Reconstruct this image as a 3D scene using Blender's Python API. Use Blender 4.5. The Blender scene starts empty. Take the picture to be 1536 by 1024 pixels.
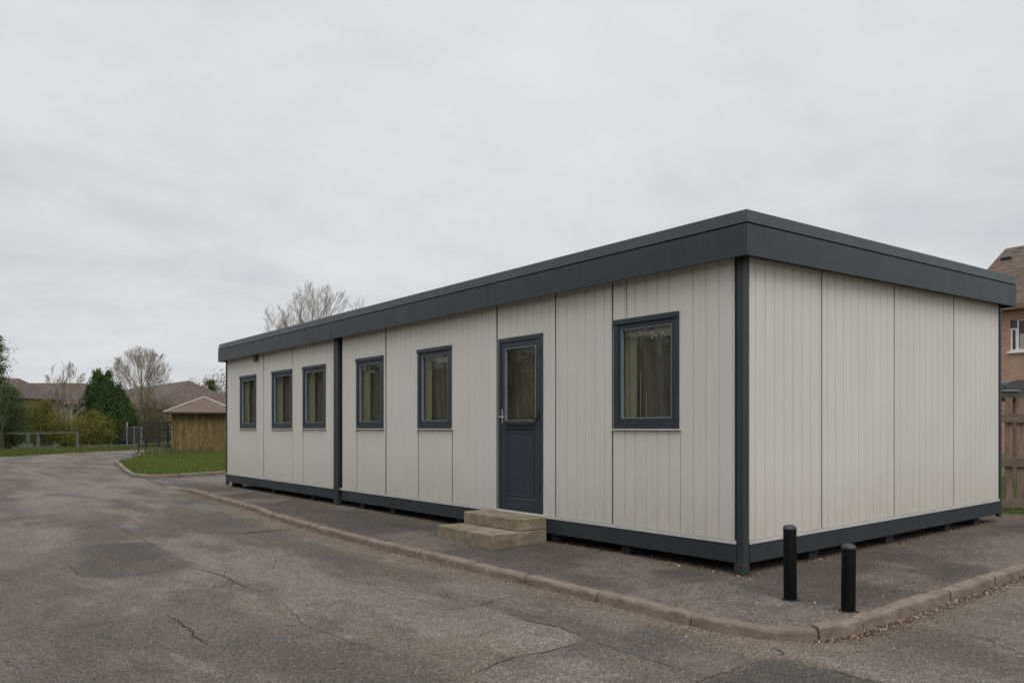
import bpy, math, random
import numpy as np
R = math.radians
K = 0.0159                       # the whole site rises gently towards +y
FPX = 1194.0                     # focal length in photo pixels (1536 wide)
CAM = (4.3397, -5.9863, 1.31)
VD = (-0.78956, 0.61367)         # level viewing direction
RD = (0.61367, 0.78956)          # to the right of it
scene = bpy.context.scene
col = scene.collection
random.seed(7)
rng = np.random.default_rng(7)

def at(px, depth):               # point at a given distance along a sight line
    s = (px-768.0)/FPX*depth
    return (CAM[0]+VD[0]*depth+RD[0]*s, CAM[1]+VD[1]*depth+RD[1]*s)
def gz(x, y): return K*y
def hz(py, depth): return 1.31+(642-py)/FPX*depth

# ------------------------------------------------------------------ materials
def mat(name):
    m = bpy.data.materials.new(name); m.use_nodes = True
    nt = m.node_tree; nt.nodes.clear()
    out = nt.nodes.new('ShaderNodeOutputMaterial')
    b = nt.nodes.new('ShaderNodeBsdfPrincipled')
    nt.links.new(b.outputs[0], out.inputs[0])
    return m, nt, b, out
def N(nt, t, **kw):
    n = nt.nodes.new(t)
    for k, v in kw.items():
        if k.startswith('i_'):
            n.inputs[k[2:].replace('_', ' ')].default_value = v
        else: setattr(n, k, v)
    return n
def noise(nt, vec, scale, detail=3, rough=.55, dist=0):
    n = N(nt, 'ShaderNodeTexNoise'); n.inputs['Scale'].default_value = scale
    n.inputs['Detail'].default_value = detail; n.inputs['Roughness'].default_value = rough
    n.inputs['Distortion'].default_value = dist
    if vec is not None: nt.links.new(vec, n.inputs['Vector'])
    return n.outputs['Fac']
def ramp(nt, fac, stops):
    r = N(nt, 'ShaderNodeValToRGB'); e = r.color_ramp.elements
    while len(e) < len(stops): e.new(.5)
    for el, (p, c) in zip(e, stops):
        el.position = p; el.color = (*c, 1) if len(c) == 3 else c
    nt.links.new(fac, r.inputs[0]); return r.outputs[0]
def mixc(nt, fac, a, b, mode='MIX'):
    m = N(nt, 'ShaderNodeMix', data_type='RGBA', blend_type=mode)
    for s, v in ((0, fac), (6, a), (7, b)):
        if hasattr(v, 'is_output'): nt.links.new(v, m.inputs[s])
        elif isinstance(v, (int, float)): m.inputs[s].default_value = v
        else: m.inputs[s].default_value = (*v, 1)
    return m.outputs[2]
def math_(nt, op, a, b=0, clamp=False):
    m = N(nt, 'ShaderNodeMath', operation=op); m.use_clamp = clamp
    for i, v in enumerate((a, b)):
        if hasattr(v, 'is_output'): nt.links.new(v, m.inputs[i])
        else: m.inputs[i].default_value = v
    return m.outputs[0]
def bump(nt, h, dist, strength=1):
    b = N(nt, 'ShaderNodeBump'); b.inputs['Distance'].default_value = dist
    b.inputs['Strength'].default_value = strength
    nt.links.new(h, b.inputs['Height']); return b.outputs[0]
def coord(nt, which='Object', scale=None):
    c = N(nt, 'ShaderNodeTexCoord').outputs[which]
    if scale:
        m = N(nt, 'ShaderNodeMapping'); m.inputs['Scale'].default_value = scale
        nt.links.new(c, m.inputs[0]); return m.outputs[0]
    return c
def attr(nt, name):
    a = N(nt, 'ShaderNodeAttribute'); a.attribute_name = name; return a.outputs['Fac']

M = {}
def simple(key, c1, c2, scale=6, rough=.6, bscale=None, bdist=.001, metal=0, stretch=None, coat=0):
    m, nt, b, o = mat(key)
    v = coord(nt, 'Object', stretch)
    f = noise(nt, v, scale, 4)
    nt.links.new(ramp(nt, f, [(.3, c1), (.7, c2)]), b.inputs['Base Color'])
    b.inputs['Roughness'].default_value = rough; b.inputs['Metallic'].default_value = metal
    b.inputs['Coat Weight'].default_value = coat
    if bscale:
        nt.links.new(bump(nt, noise(nt, v, bscale, 3), bdist), b.inputs['Normal'])
    M[key] = m; return m

# cladding: satin coated sheet, faint streaks, dirt low down
def cladding():
    m, nt, b, o = mat('cladding')
    v = coord(nt, 'Object')
    vs = coord(nt, 'Object', (9, 9, .35))
    big = noise(nt, v, .9, 3); st = noise(nt, vs, 2.2, 4)
    c = ramp(nt, math_(nt, 'ADD', math_(nt, 'MULTIPLY', big, .5), math_(nt, 'MULTIPLY', st, .5)),
             [(.3, (.560, .545, .500)), (.7, (.630, .614, .566))])
    sep = N(nt, 'ShaderNodeSeparateXYZ'); nt.links.new(v, sep.inputs[0])
    low = N(nt, 'ShaderNodeMapRange'); low.inputs[1].default_value = .3; low.inputs[2].default_value = .95
    low.inputs[3].default_value = 1; low.inputs[4].default_value = 0
    nt.links.new(sep.outputs[2], low.inputs[0])
    dirt = math_(nt, 'MULTIPLY', low.outputs[0], noise(nt, coord(nt, 'Object', (3, 3, 1)), 4, 5, .7))
    c = mixc(nt, math_(nt, 'MULTIPLY', dirt, .5), c, (.30, .27, .21))
    spots = ramp(nt, noise(nt, coord(nt, 'Object', (14, 14, 1.2)), 2.5, 5, .7), [(.62, (0, 0, 0)), (.75, (1, 1, 1))])
    c = mixc(nt, math_(nt, 'MULTIPLY', spots, .22), c, (.28, .25, .2))
    tone = N(nt, 'ShaderNodeMapRange'); tone.inputs[3].default_value = .95; tone.inputs[4].default_value = 1.04
    nt.links.new(attr(nt, 'tone'), tone.inputs[0])
    c = mixc(nt, 1.0, c, tone.outputs[0], 'MULTIPLY')
    nt.links.new(c, b.inputs['Base Color'])
    b.inputs['Roughness'].default_value = .52
    b.inputs['Specular IOR Level'].default_value = .35
    nt.links.new(bump(nt, noise(nt, v, 1.6, 2), .004), b.inputs['Normal'])
    M['cladding'] = m
cladding()

def coated(key, c1, c2, rough):
    m, nt, b, o = mat(key)
    v = coord(nt, 'Object')
    f = noise(nt, v, 1.3, 4)
    c = ramp(nt, f, [(.3, c1), (.7, c2)])
    st = ramp(nt, noise(nt, coord(nt, 'Object', (7, 7, .5)), 3, 5, .65), [(.55, (0, 0, 0)), (.8, (1, 1, 1))])
    c = mixc(nt, math_(nt, 'MULTIPLY', st, .12), c, (.16, .16, .15))
    nt.links.new(c, b.inputs['Base Color'])
    r = N(nt, 'ShaderNodeMapRange'); r.inputs[3].default_value = rough-.06; r.inputs[4].default_value = rough+.1
    nt.links.new(noise(nt, v, 5, 4), r.inputs[0]); nt.links.new(r.outputs[0], b.inputs['Roughness'])
    nt.links.new(bump(nt, noise(nt, v, 1.1, 2), .004), b.inputs['Normal'])
    M[key] = m
coated('fascia_grey', (.0175, .0235, .030), (.024, .031, .038), .45)
coated('capping_lit_grey', (.024, .031, .034), (.034, .041, .044), .45)  # lighter than the fascia: light on the up-facing slope put into the colour
coated('post_green_grey', (.021, .028, .029), (.029, .036, .036), .48)
coated('beam_grey', (.018, .024, .029), (.026, .032, .036), .55)
coated('frame_grey', (.018, .025, .035), (.024, .032, .043), .42)
coated('door_grey', (.020, .028, .037), (.027, .036, .046), .42)
simple('pale_trim', (.46, .45, .42), (.55, .54, .50), 5, .5)
simple('bead_metal', (.16, .19, .22), (.22, .25, .28), 8, .35)
simple('dark_gap', (.008, .008, .009), (.014, .014, .014), 3, .8)
simple('roof_felt', (.07, .075, .08), (.11, .115, .12), 3, .85, 40, .003)
simple('bright_metal', (.35, .36, .36), (.45, .46, .46), 20, .35, metal=.7)
simple('sensor_brown', (.10, .06, .035), (.16, .10, .06), 20, .6)
simple('inside_wall', (.33, .29, .19), (.40, .355, .24), 2, .9)
simple('inside_floor', (.08, .075, .06), (.12, .11, .09), 3, .8)
simple('black_paint', (.002, .002, .002), (.005, .005, .005), 14, .55, 60, .0006, stretch=(1, 1, .3))
M['black_paint'].node_tree.nodes['Principled BSDF'].inputs['Specular IOR Level'].default_value = .10
simple('bollard_cap', (.018, .019, .020), (.04, .04, .04), 25, .5, 60, .0006)
simple('fence_timber', (.10, .072, .048), (.24, .175, .12), 5, .85, 30, .003, stretch=(3, 3, .5))
simple('rail_timber', (.105, .08, .055), (.18, .14, .10), 5, .85, 30, .003, stretch=(.6, .6, 4))
simple('grey_timber', (.065, .070, .060), (.115, .118, .102), 4, .85, 30, .003)
simple('pale_post', (.20, .20, .18), (.30, .30, .27), 4, .7)
simple('mesh_metal', (.022, .023, .024), (.040, .040, .040), 6, .6)
simple('bark', (.10, .085, .065), (.19, .165, .13), 8, .9, 30, .01)
simple('twig', (.22, .185, .155), (.33, .285, .24), 3, .9)
simple('twig_green', (.13, .13, .06), (.19, .17, .09), 3, .9)
simple('white_board', (.66, .66, .64), (.74, .74, .72), 3, .6)
simple('dull_trim', (.40, .38, .36), (.50, .48, .45), 3, .7)
simple('tarp', (.040, .040, .040), (.085, .083, .080), 5, .75, 12, .01)
simple('cream_render', (.24, .21, .18), (.33, .29, .25), 3, .9)
simple('soil', (.05, .042, .03), (.10, .085, .06), 4, .95, 30, .01)
simple('window_dark', (.012, .014, .014), (.03, .034, .034), 2, .12)
simple('net', (.26, .28, .27), (.34, .36, .35), 3, .6)

def glass():
    m = bpy.data.materials.new('glass'); m.use_nodes = True
    nt = m.node_tree; nt.nodes.clear()
    out = nt.nodes.new('ShaderNodeOutputMaterial')
    t = N(nt, 'ShaderNodeBsdfTransparent'); t.inputs[0].default_value = (.90, .90, .86, 1)
    g = N(nt, 'ShaderNodeBsdfGlossy'); g.inputs['Roughness'].default_value = .03
    g.inputs[0].default_value = (.9, .92, .9, 1)
    v = coord(nt, 'Object')
    nt.links.new(bump(nt, noise(nt, v, 1.4, 2), .0008), g.inputs['Normal'])
    f = N(nt, 'ShaderNodeFresnel'); f.inputs[0].default_value = 1.42
    d = N(nt, 'ShaderNodeBsdfDiffuse'); d.inputs[0].default_value = (.5, .5, .42, 1)
    geo = N(nt, 'ShaderNodeNewGeometry')
    front = math_(nt, 'SUBTRACT', 1.0, geo.outputs['Backfacing'])
    mx = N(nt, 'ShaderNodeMixShader'); nt.links.new(math_(nt, 'MULTIPLY', f.outputs[0], front), mx.inputs[0])
    nt.links.new(t.outputs[0], mx.inputs[1]); nt.links.new(g.outputs[0], mx.inputs[2])
    m2 = N(nt, 'ShaderNodeMixShader')
    dirt = ramp(nt, noise(nt, coord(nt, 'Object', (6, 6, 1)), 3, 5, .7), [(.35, (.0, .0, .0)), (.8, (.07, .07, .07))])
    nt.links.new(dirt, m2.inputs[0]); nt.links.new(mx.outputs[0], m2.inputs[1]); nt.links.new(d.outputs[0], m2.inputs[2])
    nt.links.new(m2.outputs[0], out.inputs[0]); M['glass'] = m
glass()

def curtain_mat():
    m = bpy.data.materials.new('curtain'); m.use_nodes = True
    nt = m.node_tree; nt.nodes.clear()
    out = nt.nodes.new('ShaderNodeOutputMaterial')
    c = ramp(nt, noise(nt, coord(nt, 'Object', (14, 1, .6)), 3, 4), [(.3, (.24, .255, .205)), (.7, (.31, .325, .26))])
    d = N(nt, 'ShaderNodeBsdfDiffuse'); t = N(nt, 'ShaderNodeBsdfTranslucent')
    nt.links.new(c, d.inputs[0]); nt.links.new(c, t.inputs[0])
    mx = N(nt, 'ShaderNodeMixShader'); mx.inputs[0].default_value = .1
    nt.links.new(d.outputs[0], mx.inputs[1]); nt.links.new(t.outputs[0], mx.inputs[2])
    nt.links.new(mx.outputs[0], out.inputs[0]); M['curtain'] = m
curtain_mat()

def sheer():
    m, nt, b, o = mat('sheer')
    c = ramp(nt, noise(nt, coord(nt, 'Object', (5, 1, .3)), 2.0, 3), [(.32, (.080, .077, .064)), (.68, (.115, .110, .092))])
    nt.links.new(c, b.inputs['Base Color']); b.inputs['Roughness'].default_value = .95; M['sheer'] = m
sheer()
simple('lobby_panel', (.095, .080, .062), (.125, .106, .082), 1.5, .9)
def asphalt(key, base_lo, base_hi, dustc, brown):
    m, nt, b, o = mat(key)
    v = coord(nt, 'Object')
    big = noise(nt, v, .35, 4, .6, .6); mid = noise(nt, v, 2.3, 5, .65)
    streak = noise(nt, coord(nt, 'Object', (.4, 2.2, 1)), 1.3, 4, .6, .5)
    f = math_(nt, 'ADD', math_(nt, 'ADD', math_(nt, 'MULTIPLY', big, .4), math_(nt, 'MULTIPLY', mid, .3)), math_(nt, 'MULTIPLY', streak, .3))
    c = ramp(nt, f, [(.34, base_lo), (.66, base_hi)])
    # patches, seams and dust worn into the surface
    p = attr(nt, 'patch')
    c = mixc(nt, math_(nt, 'MULTIPLY', p, .72), c, (.050, .046, .043))
    l = attr(nt, 'light')
    wn = ramp(nt, noise(nt, v, 5, 6, .75, .4), [(.35, (.25, .25, .25)), (.62, (1, 1, 1))])
    c = mixc(nt, math_(nt, 'MULTIPLY', math_(nt, 'MULTIPLY', l, wn), .78), c, (.225, .20, .178))
    d = attr(nt, 'dust')
    dn = math_(nt, 'MULTIPLY', d, math_(nt, 'ADD', noise(nt, v, 9, 5, .7), .1), True)
    c = mixc(nt, dn, c, dustc)
    # aggregate
    vo = N(nt, 'ShaderNodeTexVoronoi'); vo.inputs['Scale'].default_value = 135; nt.links.new(v, vo.inputs['Vector'])
    s2 = N(nt, 'ShaderNodeSeparateColor'); nt.links.new(vo.outputs['Color'], s2.inputs[0])
    g1 = ramp(nt, s2.outputs[0], [(0, (.30, .30, .30)), (.4, (.85, .85, .85)), (.8, (1.28, 1.27, 1.25)), (1, (2.3, 2.22, 2.1))])
    c = mixc(nt, .8, c, g1, 'MULTIPLY')
    vo2 = N(nt, 'ShaderNodeTexVoronoi'); vo2.inputs['Scale'].default_value = 62; nt.links.new(v, vo2.inputs['Vector'])
    s3 = N(nt, 'ShaderNodeSeparateColor'); nt.links.new(vo2.outputs['Color'], s3.inputs[0])
    g2 = ramp(nt, s3.outputs[1], [(0, (.52, .52, .52)), (.5, (1, 1, 1)), (.93, (1.2, 1.18, 1.15)), (1, (2.0, 1.9, 1.75))])
    c = mixc(nt, .62, c, g2, 'MULTIPLY')
    nt.links.new(c, b.inputs['Base Color'])
    b.inputs['Roughness'].default_value = .88
    b.inputs['Specular IOR Level'].default_value = .3
    h = math_(nt, 'ADD', math_(nt, 'MULTIPLY', vo.outputs['Distance'], -1.0), math_(nt, 'MULTIPLY', noise(nt, v, 30, 4, .7), 1.5))
    nt.links.new(bump(nt, h, .006, .8), b.inputs['Normal'])
    M[key] = m
asphalt('asphalt', (.082, .072, .064), (.168, .150, .134), (.15, .118, .084), 1)
asphalt('asphalt_pavement', (.050, .044, .040), (.112, .099, .090), (.17, .138, .106), 1)
simple('crack_dark', (.018, .015, .013), (.040, .034, .029), 8, .95)

def concrete(key, c1, c2, moss, mossamt):
    m, nt, b, o = mat(key)
    v = coord(nt, 'Object')
    c = ramp(nt, noise(nt, v, 3.5, 6, .65), [(.28, c1), (.72, c2)])
    g = ramp(nt, noise(nt, v, 90, 2), [(.3, (.75, .75, .75)), (.7, (1.2, 1.2, 1.2))])
    c = mixc(nt, .7, c, g, 'MULTIPLY')
    mf = ramp(nt, noise(nt, coord(nt, 'Object', (1, 1, 2)), 5, 5, .7), [(.4, (0, 0, 0)), (.68, (1, 1, 1))])
    c = mixc(nt, math_(nt, 'MULTIPLY', mf, mossamt), c, moss)
    nt.links.new(c, b.inputs['Base Color']); b.inputs['Roughness'].default_value = .9
    h = math_(nt, 'ADD', noise(nt, v, 70, 3), math_(nt, 'MULTIPLY', noise(nt, v, 9, 4, .6), 2.5))
    nt.links.new(bump(nt, h, .005), b.inputs['Normal']); M[key] = m
concrete('step_concrete', (.165, .138, .088), (.34, .292, .215), (.095, .080, .030), .75)
concrete('kerb_stone', (.155, .122, .094), (.275, .228, .180), (.085, .066, .045), .7)
concrete('pad_concrete', (.018, .021, .023), (.035, .037, .038), (.02, .02, .018), .4)

def brick(key, c1, c2, mortar, sx, rot=True):
    m, nt, b, o = mat(key)
    v = coord(nt, 'Object')
    mp = N(nt, 'ShaderNodeMapping'); mp.inputs['Rotation'].default_value = (R(90), 0, 0)
    nt.links.new(v, mp.inputs[0])
    br = N(nt, 'ShaderNodeTexBrick'); nt.links.new(mp.outputs[0], br.inputs[0])
    br.inputs['Color1'].default_value = (*c1, 1); br.inputs['Color2'].default_value = (*c2, 1)
    br.inputs['Mortar'].default_value = (*mortar, 1); br.inputs['Scale'].default_value = sx
    br.inputs['Mortar Size'].default_value = .012; br.inputs['Brick Width'].default_value = .225; br.inputs['Row Height'].default_value = .075
    c = mixc(nt, .6, br.outputs[0], ramp(nt, noise(nt, v, 3, 6, .75), [(.3, (.68, .68, .68)), (.7, (1.25, 1.22, 1.2))]), 'MULTIPLY')
    nt.links.new(c, b.inputs['Base Color']); b.inputs['Roughness'].default_value = .9
    M[key] = m
brick('brick_wall', (.44, .255, .185), (.34, .195, .14), (.36, .27, .21), 1)
brick('brick_far', (.20, .15, .12), (.17, .125, .10), (.2, .17, .14), 1)

def tiles(key, c1, c2, row):
    m, nt, b, o = mat(key)
    v = coord(nt, 'Object')
    w = N(nt, 'ShaderNodeTexWave', wave_type='BANDS', bands_direction='Z', wave_profile='SAW')
    w.inputs['Scale'].default_value = row; w.inputs['Distortion'].default_value = .5; w.inputs['Detail'].default_value = 2
    w.inputs['Detail Scale'].default_value = 1.5
    nt.links.new(v, w.inputs[0])
    vo = N(nt, 'ShaderNodeTexVoronoi'); vo.inputs['Scale'].default_value = 4
    nt.links.new(coord(nt, 'Object', (1, 1, 1.6)), vo.inputs[0])
    sc = N(nt, 'ShaderNodeSeparateColor'); nt.links.new(vo.outputs['Color'], sc.inputs[0])
    c = ramp(nt, math_(nt, 'ADD', math_(nt, 'MULTIPLY', sc.outputs[0], .4), math_(nt, 'MULTIPLY', noise(nt, v, 1.5, 5, .7), .6)), [(.2, c1), (.7, c2)])
    c = mixc(nt, .55, c, ramp(nt, w.outputs['Fac'], [(0, (1.15, 1.15, 1.15)), (.75, (.9, .9, .9)), (1, (.35, .33, .32))]), 'MULTIPLY')
    nt.links.new(c, b.inputs['Base Color']); b.inputs['Roughness'].default_value = .85
    nt.links.new(bump(nt, w.outputs['Fac'], .03), b.inputs['Normal'])
    M[key] = m
tiles('tile_near', (.060, .041, .031), (.135, .098, .074), 1.9)
tiles('tile_far', (.068, .049, .042), (.120, .089, .077), 2.0)
tiles('tile_hut', (.105, .070, .056), (.158, .112, .092), 4.0)

def hutwood():
    m, nt, b, o = mat('hut_wood')
    v = coord(nt, 'Object')
    st = noise(nt, coord(nt, 'Object', (7, 7, .5)), 1.6, 5, .7)
    c = ramp(nt, st, [(.3, (.095, .064, .026)), (.5, (.19, .130, .052)), (.7, (.29, .21, .092))])
    blot = ramp(nt, noise(nt, coord(nt, 'Object', (2, 2, 1.2)), 3, 5, .7), [(.42, (0, 0, 0)), (.65, (1, 1, 1))])
    c = mixc(nt, math_(nt, 'MULTIPLY', blot, .6), c, (.12, .10, .035))
    b2_ = ramp(nt, noise(nt, coord(nt, 'Object', (4, 4, 2.2)), 2.2, 3, .8), [(.46, (0, 0, 0)), (.6, (1, 1, 1))])
    c = mixc(nt, math_(nt, 'MULTIPLY', b2_, .55), c, (.075, .052, .022))
    nt.links.new(c, b.inputs['Base Color']); b.inputs['Roughness'].default_value = .9
    M['hut_wood'] = m
hutwood()

def grassmat():
    m, nt, b, o = mat('turf')
    v = coord(nt, 'Object')
    c = ramp(nt, noise(nt, v, .7, 6, .7), [(.3, (.045, .070, .020)), (.5, (.075, .105, .030)), (.72, (.12, .135, .045))])
    c = mixc(nt, .6, c, ramp(nt, noise(nt, v, 14, 4, .8), [(.3, (.5, .5, .5)), (.7, (1.4, 1.4, 1.3))]), 'MULTIPLY')
    nt.links.new(c, b.inputs['Base Color']); b.inputs['Roughness'].default_value = .95
    nt.links.new(bump(nt, noise(nt, v, 12, 4, .8), .06), b.inputs['Normal'])
    M['turf'] = m
grassmat()

def leafmat(key, stops, rough=.7, transl=.3):
    m = bpy.data.materials.new(key); m.use_nodes = True
    nt = m.node_tree; nt.nodes.clear()
    out = nt.nodes.new('ShaderNodeOutputMaterial')
    c = ramp(nt, attr(nt, 'rnd'), stops)
    d = N(nt, 'ShaderNodeBsdfPrincipled'); d.inputs['Roughness'].default_value = rough
    d.inputs['Specular IOR Level'].default_value = .2
    t = N(nt, 'ShaderNodeBsdfTranslucent')
    nt.links.new(c, d.inputs[0]); nt.links.new(c, t.inputs[0])
    mx = N(nt, 'ShaderNodeMixShader'); mx.inputs[0].default_value = transl
    nt.links.new(d.outputs[0], mx.inputs[1]); nt.links.new(t.outputs[0], mx.inputs[2])
    nt.links.new(mx.outputs[0], out.inputs[0]); M[key] = m
leafmat('leaf_conifer', [(0, (.014, .030, .008)), (.5, (.042, .078, .018)), (1, (.12, .175, .045))])
leafmat('leaf_dark', [(0, (.020, .034, .012)), (.6, (.050, .078, .026)), (1, (.10, .13, .045))])
leafmat('leaf_belt', [(0, (.05, .052, .026)), (1, (.085, .082, .04))])
leafmat('leaf_fresh', [(0, (.035, .055, .016)), (.6, (.095, .135, .042)), (1, (.19, .23, .085))])
leafmat('leaf_olive', [(0, (.050, .062, .020)), (.6, (.125, .145, .045)), (1, (.24, .24, .085))])
leafmat('leaf_yellow', [(0, (.060, .068, .016)), (.6, (.165, .170, .036)), (1, (.33, .31, .085))])
leafmat('leaf_brown', [(0, (.07, .062, .036)), (.6, (.14, .122, .066)), (1, (.22, .19, .11))])
leafmat('blade', [(0, (.055, .075, .016)), (.6, (.125, .155, .032)), (1, (.24, .26, .075))])
simple('lace', (.10, .10, .07), (.62, .60, .50), 26, .9)
leafmat('blade_dry', [(0, (.08, .09, .03)), (.6, (.13, .15, .05)), (1, (.25, .24, .12))])
leafmat('litter', [(0, (.035, .022, .012)), (.45, (.13, .085, .045)), (.8, (.28, .20, .12)), (.93, (.42, .35, .26)), (1, (.62, .60, .55))], .9, .05)
leafmat('grit', [(0, (.03, .028, .026)), (.5, (.13, .12, .11)), (.85, (.28, .26, .24)), (1, (.55, .54, .52))], .9, 0)

# ------------------------------------------------------------------ mesh helpers
class MB:
    def __init__(s): s.v = []; s.f = []
    def add(s, v, f):
        n = len(s.v); s.v += [tuple(p) for p in v]; s.f += [tuple(i+n for i in q) for q in f]; return s
    def box(s, x0, y0, z0, x1, y1, z1, ch=0):
        if ch <= 0:
            return s.add([(x0,y0,z0),(x1,y0,z0),(x1,y1,z0),(x0,y1,z0),(x0,y0,z1),(x1,y0,z1),(x1,y1,z1),(x0,y1,z1)],
                  [(3,2,1,0),(4,5,6,7),(0,1,5,4),(1,2,6,5),(2,3,7,6),(3,0,4,7)])
        c = ch; v = []; idx = {}
        for i, X in enumerate((x0, x1)):
            for j, Y in enumerate((y0, y1)):
                for k, Z in enumerate((z0, z1)):
                    sx = c if i == 0 else -c; sy = c if j == 0 else -c; sz = c if k == 0 else -c
                    for a, p in enumerate(((X, Y+sy, Z+sz), (X+sx, Y, Z+sz), (X+sx, Y+sy, Z))):
                        idx[i, j, k, a] = len(v); v.append(p)
        f = []
        for i in (0, 1): f.append([idx[i,0,0,0], idx[i,1,0,0], idx[i,1,1,0], idx[i,0,1,0]])
        for j in (0, 1): f.append([idx[0,j,0,1], idx[1,j,0,1], idx[1,j,1,1], idx[0,j,1,1]])
        for k in (0, 1): f.append([idx[0,0,k,2], idx[1,0,k,2], idx[1,1,k,2], idx[0,1,k,2]])
        for j in (0, 1):
            for k in (0, 1): f.append([idx[0,j,k,1], idx[1,j,k,1], idx[1,j,k,2], idx[0,j,k,2]])
        for i in (0, 1):
            for k in (0, 1): f.append([idx[i,0,k,0], idx[i,1,k,0], idx[i,1,k,2], idx[i,0,k,2]])
        for i in (0, 1):
            for j in (0, 1): f.append([idx[i,j,0,0], idx[i,j,1,0], idx[i,j,1,1], idx[i,j,0,1]])
        for i in (0, 1):
            for j in (0, 1):
                for k in (0, 1): f.append([idx[i,j,k,0], idx[i,j,k,1], idx[i,j,k,2]])
        cx, cy, cz = (x0+x1)/2, (y0+y1)/2, (z0+z1)/2
        g = []
        for q in f:
            p = [v[t] for t in q]; n = cross(sub(p[1], p[0]), sub(p[2], p[0]))
            m = [sum(t[r] for t in p)/len(p)-(cx, cy, cz)[r] for r in range(3)]
            g.append(tuple(q) if sum(n[r]*m[r] for r in range(3)) > 0 else tuple(reversed(q)))
        return s.add(v, g)
    def beam(s, p, q, w, h):     # rectangular bar between two points
        p = np.array(p, float); q = np.array(q, float); d = q-p; d /= np.linalg.norm(d)
        up = np.array((0, 0, 1.)) if abs(d[2]) < .9 else np.array((0, 1., 0))
        a = np.cross(d, up); a /= np.linalg.norm(a); b = np.cross(a, d)
        v = []
        for c in (p, q):
            for sa, sb in ((-1,-1),(1,-1),(1,1),(-1,1)): v.append(tuple(c+a*sa*w/2+b*sb*h/2))
        return s.add(v, [(0,1,2,3),(7,6,5,4),(0,4,5,1),(1,5,6,2),(2,6,7,3),(3,7,4,0)])
    def tube(s, p, q, r0, r1, n=10, cap=True):
        p = np.array(p, float); q = np.array(q, float); d = q-p; d /= np.linalg.norm(d)
        up = np.array((0, 0, 1.)) if abs(d[2]) < .9 else np.array((0, 1., 0))
        a = np.cross(d, up); a /= np.linalg.norm(a); b = np.cross(a, d); v = []
        for c, r in ((p, r0), (q, r1)):
            for i in range(n):
                t = 2*math.pi*i/n; v.append(tuple(c+(a*math.cos(t)+b*math.sin(t))*r))
        f = [(i, (i+1) % n, n+(i+1) % n, n+i) for i in range(n)]
        if cap: f += [tuple(range(n-1, -1, -1)), tuple(range(n, 2*n))]
        return s.add(v, f)
    def lathe(s, prof, n=32, c=(0, 0)):
        v = [(c[0]+r*math.cos(2*math.pi*i/n), c[1]+r*math.sin(2*math.pi*i/n), z) for r, z in prof for i in range(n)]
        f = [(k*n+i, k*n+(i+1) % n, (k+1)*n+(i+1) % n, (k+1)*n+i) for k in range(len(prof)-1) for i in range(n)]
        f += [tuple(range(n-1, -1, -1)), tuple((len(prof)-1)*n+i for i in range(n))]
        return s.add(v, f)
    def build(s, name, m, parent=None, shear=False, smooth=False, tone=None, loc=None, bevel=0):
        vs = [(x, y, z+K*y) for x, y, z in s.v] if shear else s.v
        me = bpy.data.meshes.new(name); me.from_pydata(vs, [], s.f); me.update()
        o = bpy.data.objects.new(name, me); col.objects.link(o)
        if m is not None: me.materials.append(m if not isinstance(m, str) else M[m])
        if parent is not None: o.parent = parent
        if loc: o.location = loc
        if tone is not None:
            a = me.attributes.new('tone', 'FLOAT', 'POINT'); a.data.foreach_set('value', [tone]*len(vs))
        if smooth:
            me.polygons.foreach_set('use_smooth', [True]*len(me.polygons))
            me.set_sharp_from_angle(angle=R(35))
        if bevel:
            md = o.modifiers.new('bevel', 'BEVEL'); md.width = bevel; md.segments = 2; md.limit_method = 'ANGLE'
        return o
def sub(a, b): return (a[0]-b[0], a[1]-b[1], a[2]-b[2])
def cross(a, b): return (a[1]*b[2]-a[2]*b[1], a[2]*b[0]-a[0]*b[2], a[0]*b[1]-a[1]*b[0])
def empty(name, loc=(0, 0, 0), rz=0):
    o = bpy.data.objects.new(name, None); col.objects.link(o); o.location = loc; o.rotation_euler.z = rz
    o.empty_display_size = .2; return o
def tag(o, label=None, cat=None, group=None, kind=None):
    for k, v in (('label', label), ('category', cat), ('group', group), ('kind', kind)):
        if v: o[k] = v
    return o
def fastmesh(name, V, F, m, attrs=None, parent=None, smooth=False, loc=None):
    V = np.asarray(V, np.float32); F = np.asarray(F, np.int32)
    me = bpy.data.meshes.new(name)
    me.vertices.add(len(V)); me.vertices.foreach_set('co', V.ravel())
    k = F.shape[1]; me.loops.add(F.size); me.loops.foreach_set('vertex_index', F.ravel())
    me.polygons.add(len(F)); me.polygons.foreach_set('loop_start', np.arange(0, F.size, k, dtype=np.int32))
    me.update(calc_edges=True); me.validate()
    for n, a in (attrs or {}).items():
        t = me.attributes.new(n, 'FLOAT', 'POINT'); t.data.foreach_set('value', np.asarray(a, np.float32))
    if smooth: me.polygons.foreach_set('use_smooth', np.ones(len(F), bool))
    me.materials.append(M[m]); o = bpy.data.objects.new(name, me); col.objects.link(o)
    if parent is not None: o.parent = parent
    if loc: o.location = loc
    return o

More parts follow.
